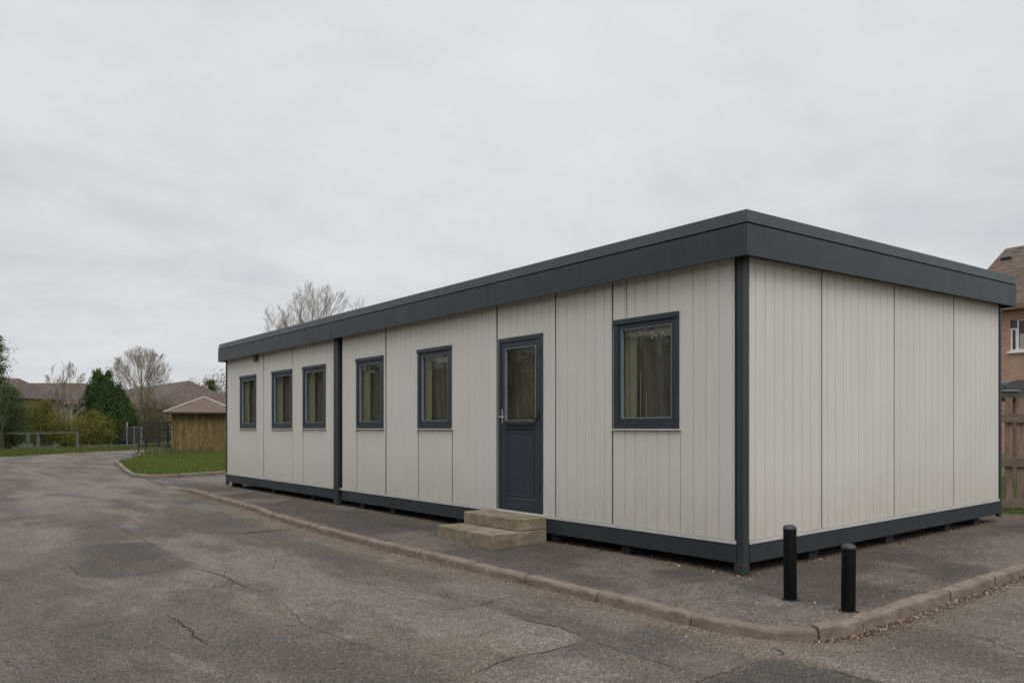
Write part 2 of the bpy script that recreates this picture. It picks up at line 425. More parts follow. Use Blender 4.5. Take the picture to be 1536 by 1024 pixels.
# ------------------------------------------------------------------ 2-D noise for numpy
_lat = rng.random((256, 256))
def vnoise(x, y):
    xi = np.floor(x).astype(int); yi = np.floor(y).astype(int); fx = x-xi; fy = y-yi
    fx = fx*fx*(3-2*fx); fy = fy*fy*(3-2*fy)
    g = lambda a, b: _lat[a % 256, b % 256]
    return (g(xi, yi)*(1-fx)+g(xi+1, yi)*fx)*(1-fy)+(g(xi, yi+1)*(1-fx)+g(xi+1, yi+1)*fx)*fy
def fbm(x, y, n=4):
    s = 0; a = .5
    for i in range(n): s = s+a*vnoise(x*2**i+13.7*i, y*2**i+7.1*i); a *= .5
    return s/(1-.5**n)
def seg_dist(X, Y, pts):
    D = np.full(X.shape, 1e9)
    for (x0, y0), (x1, y1) in zip(pts[:-1], pts[1:]):
        dx, dy = x1-x0, y1-y0; t = np.clip(((X-x0)*dx+(Y-y0)*dy)/(dx*dx+dy*dy+1e-12), 0, 1)
        D = np.minimum(D, np.hypot(X-x0-t*dx, Y-y0-t*dy))
    return D
def inside(X, Y, pts):
    c = np.zeros(X.shape, bool); n = len(pts)
    for i in range(n):
        x0, y0 = pts[i]; x1, y1 = pts[(i+1) % n]
        if y0 == y1: continue
        k = ((y0 > Y) != (y1 > Y)) & (X < (x1-x0)*(Y-y0)/(y1-y0)+x0); c ^= k
    return c
def polymask(X, Y, pts, soft=.05, wob=.12):
    wx = (fbm(X*2.1, Y*2.1)-.5)*wob*2; wy = (fbm(X*2.1+50, Y*2.1+9)-.5)*wob*2
    XX, YY = X+wx, Y+wy
    d = seg_dist(XX, YY, list(pts)+[pts[0]]); d = np.where(inside(XX, YY, pts), d, -d)
    return np.clip(d/soft*.5+.5, 0, 1)

# ------------------------------------------------------------------ kerb line (front face, at road level)
KF = [(-15.9,-.86),(-14.3,-.90),(-12.7,-.98),(-11.0,-1.06),(-9.46,-1.15),(-8.2,-1.27),(-7.1,-1.38),(-6.0,-1.445),(-5.2,-1.47),
      (-3.5,-1.485),(-1.6,-1.48),(0,-1.48),(.6,-1.48),(.95,-1.455),(1.2,-1.37),(1.38,-1.21),(1.47,-.98),(1.495,-.7),(1.49,0),(1.47,1.0),(1.44,2.4),
      (1.44,4.6),(1.55,5.4),(1.9,6.0),(2.6,6.5),(5,7.6),(9,9.4)]
def arclen(pts):
    s = [0]
    for a, b in zip(pts[:-1], pts[1:]): s.append(s[-1]+math.hypot(b[0]-a[0], b[1]-a[1]))
    return s
def resample(pts, step):
    s = np.array(arclen(pts)); P = np.array(pts); n = int(s[-1]/step)
    t = np.linspace(0, s[-1], n+1)
    x = np.interp(t, s, P[:, 0]); y = np.interp(t, s, P[:, 1])
    for _ in range(3):
        x[1:-1] = (x[:-2]+2*x[1:-1]+x[2:])/4; y[1:-1] = (y[:-2]+2*y[1:-1]+y[2:])/4
    return np.stack([x, y], 1)
def road_h(X, Y):
    near = np.clip(1-np.hypot(X+2, Y+3)/22, 0, 1)
    h = (fbm(X*.55, Y*.55, 3)-.5)*.030*near + (fbm(X*2.6+5, Y*2.6, 2)-.5)*.007*near
    d = seg_dist(X, Y, KF); h = h*np.clip(d/.8, .15, 1)
    flush = np.clip((-14.2-X)/1.5, 0, 1)*np.clip((Y+2.2)/.8, 0, 1)
    h = h*(1-flush)
    return -.08+h+K*Y
FEAT = {
 'A':[(-6.97,-4.14),(-6.58,-3.48),(-4.42,-3.51),(-4.15,-3.81),(-4.13,-4.25),(-4.56,-4.54)],
 'E':[(-8.96,-3.88),(-10.1,-3.31),(-6.84,-3.42),(-6.97,-4.14)],
 'B':[(-6.2,-5.0),(-4.85,-4.9),(-3.87,-4.85),(-2.13,-4.9),(-.83,-5.1),(.5,-5.4),(.5,-7),(-9,-7)],
 'D':[(1.45,-3.2),(1.45,-1.72),(1.52,-1.66),(1.76,-1.66),(2.11,-1.64),(2.35,-1.66),(2.9,-2.0),(2.9,-3.2)],
 'D2':[(.35,-2.17),(.34,-1.66),(.94,-1.72),(1.0,-2.24)],
 'B2':[(-2.37,-4.97),(-2.48,-4.63),(-1.87,-4.66),(-1.42,-5.0)]}
LIGHT = {
 'lightP':[(-.71,-2.86),(-.88,-2.31),(-.54,-2.26),(-.21,-2.27),(.05,-2.19),(.35,-2.27),(.44,-2.63),(.39,-2.91)],
 'L2':[(-8.87,-4.81),(-8.88,-4.32),(-6.23,-4.38),(-5.63,-4.98)],
 'L3':[(-4.1,-4.35),(-3.2,-4.3),(-1.6,-4.0),(-1.5,-4.25),(-2.9,-4.5)],
 'L4':[(1.7,.1),(2.3,-.2),(3.0,.2),(2.6,.6),(1.9,.5)],
 'Q':[(-14,-4.2),(-9.8,-3.8),(-10.5,-3.0),(-14,-2.9)]}
DUST = [(-3.36,-2.21),(-3.42,-1.79),(-2.31,-1.8),(-2.03,-2.19),(-2.41,-2.4)]

def make_road():
    xs = np.concatenate([np.arange(-75,-17,1.5), np.arange(-17,-9,.12), np.arange(-9,4.2,.05), np.arange(4.5,9,.3), np.arange(9,45,1.5)])
    ys = np.concatenate([np.arange(-45,-8,1.5), np.arange(-8,-5.6,.2), np.arange(-5.6,3.2,.05), np.arange(3.3,9,.2), np.arange(9,45,1.5)])
    X, Y = np.meshgrid(xs, ys, indexing='ij')
    Z = road_h(X, Y)
    patch = np.zeros(X.shape); light = np.zeros(X.shape)
    for k, p in FEAT.items():
        w = {'A':1.0,'E':.6,'B':.5,'D':1.0,'D2':.75,'B2':.45}[k]
        patch = np.maximum(patch, w*polymask(X, Y, p, .03 if k == 'D' else (.9 if k == 'B' else .12), .02 if k == 'D' else .12))
    for k, p in LIGHT.items(): light = np.maximum(light, (.9 if k == 'lightP' else .6)*polymask(X, Y, p, .05 if k == 'lightP' else .5, .1))
    tr = fbm(X*.5+3, Y*1.4+8, 4); patch = np.maximum(patch, np.clip((tr-.55)*9, 0, .6))
    light = np.maximum(light, np.clip((.45-tr)*9, 0, .8)*np.clip(1-patch*2, 0, 1))
    t2 = fbm(X*1.3+71, Y*3.6+18, 5); light = np.maximum(light, np.clip((t2-.57)*9, 0, .7)*np.clip(1-patch*1.5, 0, 1)); patch = np.maximum(patch, np.clip((.40-t2)*8, 0, .6))
    Z -= .006*polymask(X, Y, FEAT['A'], .06, .1)+.005*polymask(X, Y, FEAT['D'], .05, .02)
    d = seg_dist(X, Y, KF); dust = np.clip(1.15-d/(.10+.5*fbm(X*1.7, Y*1.7)), 0, 1)
    dust = np.maximum(dust, .8*polymask(X, Y, DUST, .4, .3))
    dust = np.maximum(dust, .45*np.clip((fbm(X*1.1+40, Y*2.1+3, 5)-.54)*9, 0, 1))
    ni, nj = X.shape; idx = np.arange(ni*nj).reshape(ni, nj)
    F = np.stack([idx[:-1,:-1], idx[1:,:-1], idx[1:,1:], idx[:-1,1:]], -1).reshape(-1, 4)
    o = fastmesh('road', np.stack([X, Y, Z], -1).reshape(-1, 3), F, 'asphalt',
                 {'patch': patch.ravel(), 'light': light.ravel(), 'dust': dust.ravel()}, smooth=True)
    tag(o, kind='structure')
make_road()

def ribbon(mb, pts, w0, w1, jit=.02, hfun=road_h, lift=.004):
    P = resample(pts, .035); n = len(P)
    ph = rng.random()*50; t = np.arange(n)
    off = (fbm(t*.35+ph, t*0+ph, 3)-.5)*2*jit + (rng.random(n)-.5)*jit*.35
    d = np.gradient(P, axis=0); d /= np.linalg.norm(d, axis=1)[:, None]+1e-9; nn = np.stack([-d[:, 1], d[:, 0]], 1)
    C = P+nn*off[:, None]
    w = np.interp(t, [0, n*.3, n*.7, n-1], [w0*.3, w1, w1, w0*.3])*(.35+1.3*fbm(t*.6+ph, t*0, 2))/2
    A = C+nn*w[:, None]; B = C-nn*w[:, None]
    za = hfun(A[:, 0], A[:, 1])+lift; zb = hfun(B[:, 0], B[:, 1])+lift
    v = []; 
    for i in range(n): v += [(A[i,0], A[i,1], za[i]), (B[i,0], B[i,1], zb[i])]
    mb.add(v, [(2*i, 2*i+1, 2*i+3, 2*i+2) for i in range(n-1)])
CR = MB()
for pts, w in [([(-4.34,-3.53),(-3.63,-3.43),(-3.05,-3.45),(-2.26,-3.42)], .013), ([(-2.25,-4.3),(-1.7,-4.29),(-1.36,-4.33),(-1.07,-4.32)], .016),
    ([(-10.24,-3.33),(-6.84,-3.42),(-4.96,-3.51),(-4.34,-3.53)], .010), ([(-1.0,-2.66),(-.88,-2.31),(-.97,-1.98),(-1.0,-1.71)], .010),
    ([(-.54,-2.26),(-.21,-2.27),(.05,-2.19),(.35,-2.27)], .011), ([(.42,-2.29),(.44,-2.63),(.39,-2.91),(.49,-3.24),(.5,-3.36)], .011),
    ([(.35,-2.27),(.72,-2.3),(1.45,-2.31)], .008), ([(1.49,-1.68),(1.76,-1.67),(2.11,-1.65),(2.35,-1.67),(2.8,-1.95)], .008),
    ([(1.45,-3.1),(1.45,-1.75),(1.49,-1.68)], .006), ([(1.27,-1.5),(1.42,-1.53),(1.47,-1.66)], .010), ([(1.86,-.25),(2.11,-.27),(2.6,-.6)], .007),
    ([(-4.15,-3.81),(-4.2,-4.2),(-4.56,-4.54),(-5.6,-4.5)], .010), ([(-2.6,-2.5),(-1.7,-2.6),(-.9,-2.45)], .006), ([(-12.5,-3.9),(-11.9,-3.1),(-12.1,-2.2)], .014),
    ([(1.6,1.2),(2.1,.6),(2.5,.7),(3.3,.2)], .006), ([(-2.3,-3.4),(-1.2,-3.6),(-.2,-3.5)], .005)]:
    ribbon(CR, pts, w*.3, w*.85, .026)
rc = random.Random(77)
for i in range(30):                # faint hairline crazing
    x = rc.uniform(-9, 2.2); y = rc.uniform(-5, -1.75); a = rc.choice((rc.uniform(-.5, .5), rc.uniform(1.0, 2.1))); pts = [(x, y)]
    for k in range(rc.randint(2, 5)):
        a += rc.gauss(0, .45); l = rc.uniform(.12, .34); pts.append((pts[-1][0]+math.cos(a)*l, min(-1.6, pts[-1][1]+math.sin(a)*l)))
    ribbon(CR, pts, .0015, rc.uniform(.003, .0055), .012)
ribbon(CR, [(-6.46,-2.32),(-6.42,-2.0),(-6.34,-1.56)], .02, .065, .01)
tag(CR.build('road_cracks', 'crack_dark'), kind='structure')

# pavement the building stands on
def pave_h(X, Y):
    drop = np.clip((-13.2-X)/2.4, 0, 1); drop = drop*drop*(3-2*drop)
    h = (fbm(X*.8+9, Y*.8+2, 3)-.5)*.022 + (fbm(X*3+9, Y*3+2, 2)-.5)*.006
    d = seg_dist(X, Y, KF); h = h*np.clip(d/.5, .1, 1)
    h = h-.022*np.clip((.105-d)/.03, 0, 1)
    und = np.clip(np.minimum(np.minimum(.2-X, Y+.1), np.minimum(X+14.2, 5.8-Y))/.3, 0, 1)
    h = h*(1-und)-.006*und
    return h*(1-drop)-.067*drop+K*Y
def make_pavement():
    xs = np.arange(-19.2, 10, .06); ys = np.arange(-1.42, 9.0, .06)
    X, Y = np.meshgrid(xs, ys, indexing='ij'); Z = pave_h(X, Y)
    poly = [(x, y+.06) if x < 1 else (x-.06, y) for x, y in KF if x < 1.47 or y < 5]
    kin = []
    P = np.array(KF); d = np.gradient(P, axis=0); d /= np.linalg.norm(d, axis=1)[:, None]
    for (x, y), (dx, dy) in zip(KF, d): kin.append((x-dy*.015, y+dx*.015))
    poly = [(-19.2, -.55)]+kin+[(9, 11), (-19.2, 11)]
    lawn_edge = lambda x: 6.55+(fbm(x*.9+4, x*0+2)-.5)*.7+np.clip(x, -2, 9)*.55
    keep = inside(X, Y, poly) & (Y < lawn_edge(X)+.1)
    keep &= ~((X < -18.95+.0*Y) & (Y > -.6))
    d = seg_dist(X, Y, KF)
    dust = np.clip(.85-d/(.14+.4*fbm(X*1.7+3, Y*1.7)), 0, 1)
    db = np.maximum(np.maximum(X, -Y), 0); db = np.where((X < 0) & (Y > 0), 0, np.hypot(np.maximum(X, 0), np.maximum(-Y, 0)))
    dust = np.maximum(dust, .75*np.clip(1-db/(.12+.5*fbm(X*2+7, Y*2)), 0, 1)*(X > -14))
    light = 1.0*polymask(X, Y, [(.35,2.9),(.9,2.6),(1.1,4.0),(.5,4.6)], .25, .5)
    light = np.maximum(light, .75*np.clip((fbm(X*.9+2, Y*1.3+33, 5)-.51)*7, 0, 1))
    light = np.maximum(light, .9*polymask(X, Y, [(-18.8,-.2),(-15,.3),(-14.2,1.6),(-18.8,1.8)], .4, .3))
    patch = .6*np.clip((fbm(X*.6+21, Y*.9+11)-.5)*5, 0, 1)
    patch = np.maximum(patch, .4*polymask(X, Y, [(-8,-1.3),(-3.9,-1.35),(-3.9,-.1),(-8,-.1)], .3, .3))
    ni, nj = X.shape; idx = np.arange(ni*nj).reshape(ni, nj)
    F = np.stack([idx[:-1,:-1], idx[1:,:-1], idx[1:,1:], idx[:-1,1:]], -1)
    km = keep[:-1,:-1] & keep[1:,:-1] & keep[1:,1:] & keep[:-1,1:]
    F = F[km]
    used = np.zeros(ni*nj, bool); used[F.ravel()] = True; remap = np.cumsum(used)-1
    V = np.stack([X, Y, Z], -1).reshape(-1, 3)[used]
    o = fastmesh('pavement', V, remap[F], 'asphalt_pavement', {'patch': patch.ravel()[used], 'light': light.ravel()[used], 'dust': dust.ravel()[used]}, smooth=True)
    tag(o, kind='structure')
make_pavement()

# kerb stones: swept profile cut into stones
def kerb(name, pts, stone, hfun, width=.108, seed=3, special=None, flip=1):
    rr = random.Random(seed); P = resample(pts, .05); s = np.array(arclen(P)); total = s[-1]
    fx = lambda t: (float(np.interp(t, s, P[:, 0])), float(np.interp(t, s, P[:, 1])))
    mb = MB(); t = 0
    cuts = []
    while t < total-.2:
        L = stone*(.92+.16*rr.random())
        if special and special[0] < t < special[1]: L = .36+.12*rr.random()
        cuts.append((t, min(t+L, total))); t += L
    for a, b in cuts:
        g = .004+.006*rr.random(); a2 = a+g; b2 = b-g
        tilt = (rr.random()-.5)*.018; dz = (rr.random()-.5)*.014; dl = (rr.random()-.5)*.020
        n = max(3, int((b2-a2)/.05)); rings = []
        chip0, chip1 = rr.random() < .35, rr.random() < .35
        for i in range(n+1):
            q = a2+(b2-a2)*i/n; x, y = fx(q); x1, y1 = fx(min(q+.03, total)); x0, y0 = fx(max(q-.03, 0))
            dx, dy = x1-x0, y1-y0; l = math.hypot(dx, dy) or 1; dx /= l; dy /= l
            nx, ny = -dy*flip, dx*flip                 # towards the pavement
            topz, botz = hfun(x, y)
            topz += dz + tilt*(i/n-.5) + (float(fbm(np.array(q*7.), np.array(seed*3.)))-.5)*.014
            e = .010 if (i in (0, n)) else 0
            if (i == 0 and chip0) or (i == n and chip1): e = .022
            c = .012+.020*float(vnoise(np.array(q*13.), np.array(2.+seed)))
            pr = [(dl+e*.5-.004, botz-.08), (dl+e*.5, topz-c-e*.6), (dl+c*.35+e*.5, topz-c*.35-e*.5), (dl+c+e*.5, topz-e*.3), (dl+width-.012, topz-e*.3), (dl+width, topz-.012), (dl+width, botz-.08)]
            rings.append([(x+nx*o_, y+ny*o_, z_) for o_, z_ in pr])
        k = len(rings[0]); v = [p for r in rings for p in r]; f = []
        for i in range(n):
            for j in range(k-1): f.append((i*k+j, i*k+j+1, (i+1)*k+j+1, (i+1)*k+j))
        f.append(tuple(range(k-1, -1, -1))); f.append(tuple(n*k+j for j in range(k)))
        if flip > 0: f = [tuple(reversed(q)) for q in f]
        mb.add(v, f)
    o = mb.build(name, 'kerb_stone'); tag(o, kind='structure'); return o
def kh(x, y):
    drop = min(max((-13.4-x)/2.4, 0), 1); drop = drop*drop*(3-2*drop)
    return (.003*(1-drop)-.071*drop+K*y, -.08+K*y)
ks = arclen(KF)
kerb('kerb', KF, .92, kh, special=(ks[13]-.1, ks[17]+.1))
GK = [(-30.6,1.3),(-29.9,.87),(-26,.25),(-23.3,-.2),(-21.2,-.5),(-20.0,-.62),(-19.35,-.5),(-19.0,-.1),(-19.05,.8),(-19.35,1.7),(-19.7,4),(-20,8),(-20,13)]
kerb('grass_kerb', GK, .9, lambda x, y: (.03+K*y, -.08+K*y), seed=9)

# mortar / dark joint under the stones so gaps read as joints
# ------------------------------------------------------------------ terrain
gm = MB(); gm.add([(-600,-500,-8.2),(600,-500,-8.2),(600,500,7.7),(-600,500,7.7)], [(0,1,2,3)])
tag(gm.build('ground', 'turf'), kind='structure')

def sheet(name, poly, z, m, step, amp=.05, fr=.4, edge=.15):
    xs = np.arange(min(p[0] for p in poly), max(p[0] for p in poly)+step, step); ys = np.arange(min(p[1] for p in poly), max(p[1] for p in poly)+step, step)
    X, Y = np.meshgrid(xs, ys, indexing='ij'); keep = inside(X, Y, poly)
    ed = np.clip(seg_dist(X, Y, list(poly)+[poly[0]])/edge, 0, 1); ed = ed*ed*(3-2*ed)
    Z = K*Y+(z+(fbm(X*fr, Y*fr, 4)-.5)*amp*2)*ed-(.16 if edge > .2 else .03)*(1-ed)
    ni, nj = X.shape; idx = np.arange(ni*nj).reshape(ni, nj)
    F = np.stack([idx[:-1,:-1], idx[1:,:-1], idx[1:,1:], idx[:-1,1:]], -1)
    F = F[keep[:-1,:-1] & keep[1:,:-1] & keep[1:,1:] & keep[:-1,1:]]
    used = np.zeros(ni*nj, bool); used[F.ravel()] = True; remap = np.cumsum(used)-1
    o = fastmesh(name, np.stack([X, Y, Z], -1).reshape(-1, 3)[used], remap[F], m, smooth=True)
    return tag(o, kind='structure')
GP = [(x, y+.09) if x < -19.4 and y < 5 else (x-.08, y) for x, y in GK]
GPOLY = [(-38.5,3.1)]+[(p[0], p[1]) for p in GP[1:]]+[(-36.5,13)]
GPOLY = [(-40.5,7.5),(-38.6,4.9),(-34,2.9),(-30.8,1.7),(-29.6,1.0),(-26,.36),(-23.3,-.1),(-21.2,-.4),(-20.0,-.52),(-19.4,-.42),(-19.1,-.08),(-19.15,.8),(-19.45,1.7),(-19.8,4),(-20.1,8),(-20.1,13),(-37,13)]
sheet('grass_patch', GPOLY, .03, 'turf', .12, .03, .5)
VP = [(-38,-11),(-41.6,-1.9),(-44.7,1.45),(-47.1,5.3),(-50,9),(-54,14),(-60,22),(-72,44),(-74,44),(-74,-44),(-25,-44),(-30,-24)]
sheet('grass_verge', VP, .03, 'turf', .4, .08, .3, 1.3)
LP = [(-19.5,6.9),(-1,6.45),(0,6.6),(1.4,7.3),(3,8.2),(6,9.8),(14,14),(14,44),(-19.5,44)]
sheet('lawn', LP, .0, 'turf', .15, .02, .4, .5)

def blades(name, X, Y, Z, h, w, m, lean=.5, kind='stuff', parent=None):
    n = len(X); a = rng.random(n)*2*np.pi; dx = np.cos(a)*w/2; dy = np.sin(a)*w/2
    b = rng.random(n)*2*np.pi; L = h*lean*rng.random(n); ox = np.cos(b)*L; oy = np.sin(b)*L
    V = np.stack([np.stack([X-dx, Y-dy, Z-.01], -1), np.stack([X+dx, Y+dy, Z-.01], -1), np.stack([X+ox+dx*.25, Y+oy+dy*.25, Z+h], -1)], 1).reshape(-1, 3)
    F = np.arange(3*n).reshape(-1, 3); r = np.repeat(np.clip(rng.random(n)*.6+.4*fbm(X*1.3, Y*1.3), 0, 1), 3)
    o = fastmesh(name, V, F, m, {'rnd': r}, parent)
    if kind: tag(o, None, None, None, kind)
    return o
def scatter_poly(poly, n, dens=None):
    x0, x1 = min(p[0] for p in poly), max(p[0] for p in poly); y0, y1 = min(p[1] for p in poly), max(p[1] for p in poly)
    X = rng.uniform(x0, x1, n); Y = rng.uniform(y0, y1, n); k = inside(X, Y, poly)
    if dens is not None: k &= rng.random(n) < dens(X, Y)
    return X[k], Y[k]
def gzn(X, Y, z, amp, fr): return z+K*Y+(fbm(X*fr, Y*fr, 4)-.5)*amp*2
X, Y = scatter_poly(GPOLY, 150000)
o = blades('short_grass', X, Y, gzn(X, Y, .03, .03, .5), rng.uniform(.03, .085, len(X)), rng.uniform(.012, .03, len(X)), 'blade')
tag(o, 'short green grass on the kerbed patch by the timber hut', 'grass', kind='stuff')
# longer weeds along the back edge and at the hut's foot
wl = [(-41,6.0),(-38,4.0),(-33,2.2),(-30.5,1.6)]
X = rng.uniform(-41, -22, 60000); Y = rng.uniform(1, 13, 60000)
dd = np.minimum(seg_dist(X, Y, [(-38.6,5.2),(-34,3.2),(-31,2.0)])*1.6, seg_dist(X, Y, [(-37.5,4.9),(-35.8,6.5),(-33.5,9.5)]))
k = inside(X, Y, GPOLY) & (rng.random(len(X)) < np.clip(1.2-dd/.9, 0, 1)*np.clip(fbm(X*.8, Y*.8)*2-.6, 0, 1))
X, Y = X[k], Y[k]
o = blades('tall_weeds', X, Y, K*Y+.02, rng.uniform(.12, .42, len(X)), rng.uniform(.03, .07, len(X)), 'blade_dry', .6)
tag(o, 'tall weeds growing at the foot of the timber hut', 'weeds', kind='stuff')
X = rng.uniform(-52, -36, 130000); Y = rng.uniform(-12, 16, 130000)
edge = [(-38,-11),(-41.6,-1.9),(-44.7,1.45),(-47.1,5.3),(-50,9),(-54,14)]
se = seg_dist(X, Y, edge); k = inside(X, Y, VP) & (rng.random(len(X)) < np.clip(1.3-se/6, 0, 1)); X, Y, se = X[k], Y[k], se[k]
o = blades('verge_grass', X, Y, gzn(X, Y, .03, .08, .3)-.13*np.clip(1-se/1.3, 0, 1)**1.5, rng.uniform(.05, .21, len(X)), rng.uniform(.02, .06, len(X)), 'blade', .7)
tag(o, 'rough green verge grass below the low grey rail fence', 'grass', kind='stuff')
X = rng.uniform(-3, 8, 60000); Y = rng.uniform(6.2, 14, 60000)
k = inside(X, Y, LP) & (rng.random(len(X)) < .9); X, Y = X[k], Y[k]
o = blades('lawn_grass', X, Y, gzn(X, Y, .0, .02, .4), rng.uniform(.02, .09, len(X)), rng.uniform(.006, .014, len(X)), 'blade', .7)
tag(o, 'thin grass at the foot of the slatted timber fence', 'grass', kind='stuff')

# ------------------------------------------------------------------ litter
def flakes(name, X, Y, Z, size, m, label, cat, hi=1.0, power=1.0):
    n = len(X); a = rng.random(n)*2*np.pi; ca, sa = np.cos(a), np.sin(a); asp = rng.uniform(.35, 1, n)
    tx = rng.normal(0, .25, n); ty = rng.normal(0, .25, n); V = []
    for u, v in ((-1, -.6), (.2, -1), (1, .1), (.1, .9)):
        u_ = u*(.8+.4*rng.random(n)); v_ = v*(.8+.4*rng.random(n))*asp
        px = (ca*u_-sa*v_)*size/2; py = (sa*u_+ca*v_)*size/2
        V.append(np.stack([X+px, Y+py, Z+size*.22+.001+tx*px+ty*py], -1))
    V = np.stack(V, 1).reshape(-1, 3); F = np.arange(4*n).reshape(-1, 4)
    r = np.repeat(rng.random(n)**power, 4)
    o = fastmesh(name, V, F, m, {'rnd': r}); tag(o, label, cat, kind='stuff'); return o
def along(pts, n, off, spread, dens=None):
    P = resample(pts, .05); s = np.array(arclen(P)); t = rng.random(n)*s[-1]
    x = np.interp(t, s, P[:, 0]); y = np.interp(t, s, P[:, 1])
    dx = np.interp(t+.03, s, P[:, 0])-np.interp(t-.03, s, P[:, 0]); dy = np.interp(t+.03, s, P[:, 1])-np.interp(t-.03, s, P[:, 1])
    l = np.hypot(dx, dy)+1e-9; o = off+np.abs(rng.normal(0, spread, n)); x = x+dy/l*o; y = y-dx/l*o
    if dens is not None: k = rng.random(n) < dens(x, y); x, y = x[k], y[k]
    return x, y
clump = lambda x, y: np.clip((fbm(x*1.6+3, y*1.6)-.38)*4, .04, 1)
x1, y1 = along(KF[4:21], 5200, .012, .06, lambda x, y: clump(x, y)*np.where(x > .6, 1, .42))
x2, y2 = along(KF[15:21], 2600, .015, .045)
x3, y3 = along(KF[8:18], 1200, .02, .16, clump)
x = np.concatenate([x1, x2, x3]); y = np.concatenate([y1, y2, y3])
flakes('leaf_litter', x, y, road_h(x, y), rng.uniform(.006, .022, len(x)), 'litter', 'dry tan leaf litter lying in the road gutter along the kerb', 'leaf litter', power=.9)
# at the base of the building and around the bollards
n = 3800; x = rng.uniform(-9, .1, n); y = -np.abs(rng.normal(0, .10, n))+.12
xa = np.abs(rng.normal(0, .09, 1700))-.05; ya = rng.uniform(-.2, 6.2, 1700)
bx = np.concatenate([rng.normal(.82, .14, 90), rng.normal(1.3, .13, 160), rng.normal(1.2, .12, 120), rng.normal(.75, .12, 60), rng.normal(-.8,.25,60)])
by = np.concatenate([rng.normal(-.56, .12, 90), rng.normal(-.58, .07, 160), rng.normal(-.2, .5, 120), rng.normal(-.78, .08, 60), rng.normal(-.15,.07,60)])
x = np.concatenate([x, xa, bx]); y = np.concatenate([y, ya, by])
k = (rng.random(len(x)) < np.clip((fbm(x*2.2+8, y*2.2)-.4)*5, .03, 1)) & ~((x < -2.6) & (x > -3.85) & (y > -.82)) & (x < 1.33); x, y = x[k], y[k]
flakes('wind_blown_leaves', x, y, pave_h(x, y), rng.uniform(.006, .024, len(x)), 'litter', 'dry leaves and crumbs blown along the foot of the long grey building', 'leaf litter', power=.8)
# loose grit
x = rng.uniform(-9, 4, 5200); y = rng.uniform(-5.5, 2.5, 5200); k = ~inside(x, y, [(-20,-1.4),(.7,-1.5),(1.5,-1.3),(1.5,9),(-20,9)]); x, y = x[k], y[k]
flakes('loose_grit', x, y, road_h(x, y), rng.uniform(.004, .010, len(x)), 'grit', 'small loose stones scattered over the worn road surface', 'grit', power=1.4)
x = rng.uniform(-8, 1.3, 2600); y = rng.uniform(-1.3, 0, 2600); xb = rng.uniform(0, 1.3, 1300); yb = rng.uniform(-1, 6, 1300)
x = np.concatenate([x, xb]); y = np.concatenate([y, yb]); k = (seg_dist(x, y, KF) > .17) & ~((x < -2.6) & (x > -3.85) & (y > -.82)) & (inside(x, y, [(-20,-1.4),(.7,-1.4),(1.4,-1.1),(1.4,9),(-20,9)])); x, y = x[k], y[k]
flakes('pavement_grit', x, y, pave_h(x, y), rng.uniform(.004, .010, len(x)), 'grit', 'small pale stones scattered over the pavement around the bollards', 'grit', power=1.4)

# ------------------------------------------------------------------ the portable building
B = empty('portable_building', (0, 0, 0))
tag(B, 'long single-storey portable building clad in pale grey ribbed panels with dark fascia', 'portable building')
XL, YB = -13.97, 5.56            # left end, back wall
ZB, ZT = .30, 2.86
PITCH = .149
def boards(mb, a0, a1, z0, z1, face, origin=0.0):
    """ribbed sheet on the long wall (face='f': plane y=0) or the end wall ('r': plane x=0); grooves every PITCH from origin"""
    ks_ = math.ceil((a0-origin)/PITCH); xs = [(a0, 0)]
    g, dp = .0065, .009
    c = origin+ks_*PITCH
    while c < a1-.02:
        if c > a0+.02: xs += [(c-g, 0), (c-g*.4, dp), (c+g*.4, dp), (c+g, 0)]
        c += PITCH
    xs.append((a1, 0))
    # faint double swage in each board
    v = []; f = []
    for a, d in xs:
        for z in (z0, z1): v.append((a, d, z) if face == 'f' else (-d, a, z))
    for i in range(len(xs)-1): f.append((2*i, 2*i+2, 2*i+3, 2*i+1))
    n = len(v); T = .05
    for a in (a0, a1):
        for z in (z0, z1): v.append((a, T, z) if face == 'f' else (-T, a, z))
    f += [(0, 1, n+1, n), (2*(len(xs)-1), n+2, n+3, 2*(len(xs)-1)+1)]
    mb.add(v, f)
WIN = [(-13.03,-12.05),(-11.18,-10.15),(-9.656,-8.673),(-7.50,-6.587),(-5.57,-4.685),(-1.607,-.729)]
WZ0, WZ1 = 1.305, 2.435
DX0, DX1, DZ0, DZ1 = -3.629, -2.764, .305, 2.42
G_ = .0125                        # half of a joint between panels
def panel(a0, a1, face, holes=(), tone=.5, splits=()):
    """one wall panel with rectangular openings; splits = extra joint lines ((x, z0, z1), ...) cut through it"""
    g_ = G_ if a0 > -4 else .021
    mb = MB(); a0 += g_; a1 -= g_
    cuts = sorted(set([a0, a1]+[h for H in holes for h in H[:2]]+[s[0] for s in splits]))
    for p, q in zip(cuts[:-1], cuts[1:]):
        if q-p < .004: continue
        segs = [(ZB, ZT)]
        for h0, h1, k0, k1 in holes:
            if p >= h0-1e-6 and q <= h1+1e-6:
                segs = [s for s in ((ZB, k0), (k1, ZT)) if s[1]-s[0] > .01]
        for z0, z1 in segs:
            lo = hi = 0
            for sx, s0, s1 in splits:
                if z0 >= s0-.01 and z1 <= s1+.01:
                    if abs(sx-p) < 1e-6: lo = g_*(.55 if a0 > -4 else 1.3)
                    if abs(sx-q) < 1e-6: hi = g_*(.55 if a0 > -4 else 1.3)
            boards(mb, p+lo, q-hi, z0, z1, face, 0.03)
    o = mb.build('wall_panel', 'cladding', B, shear=True, tone=tone)
    return o
def H(i, e=.012): return (WIN[i][0]-e, WIN[i][1]+e, WZ0-e, WZ1+e)
rr = random.Random(4)
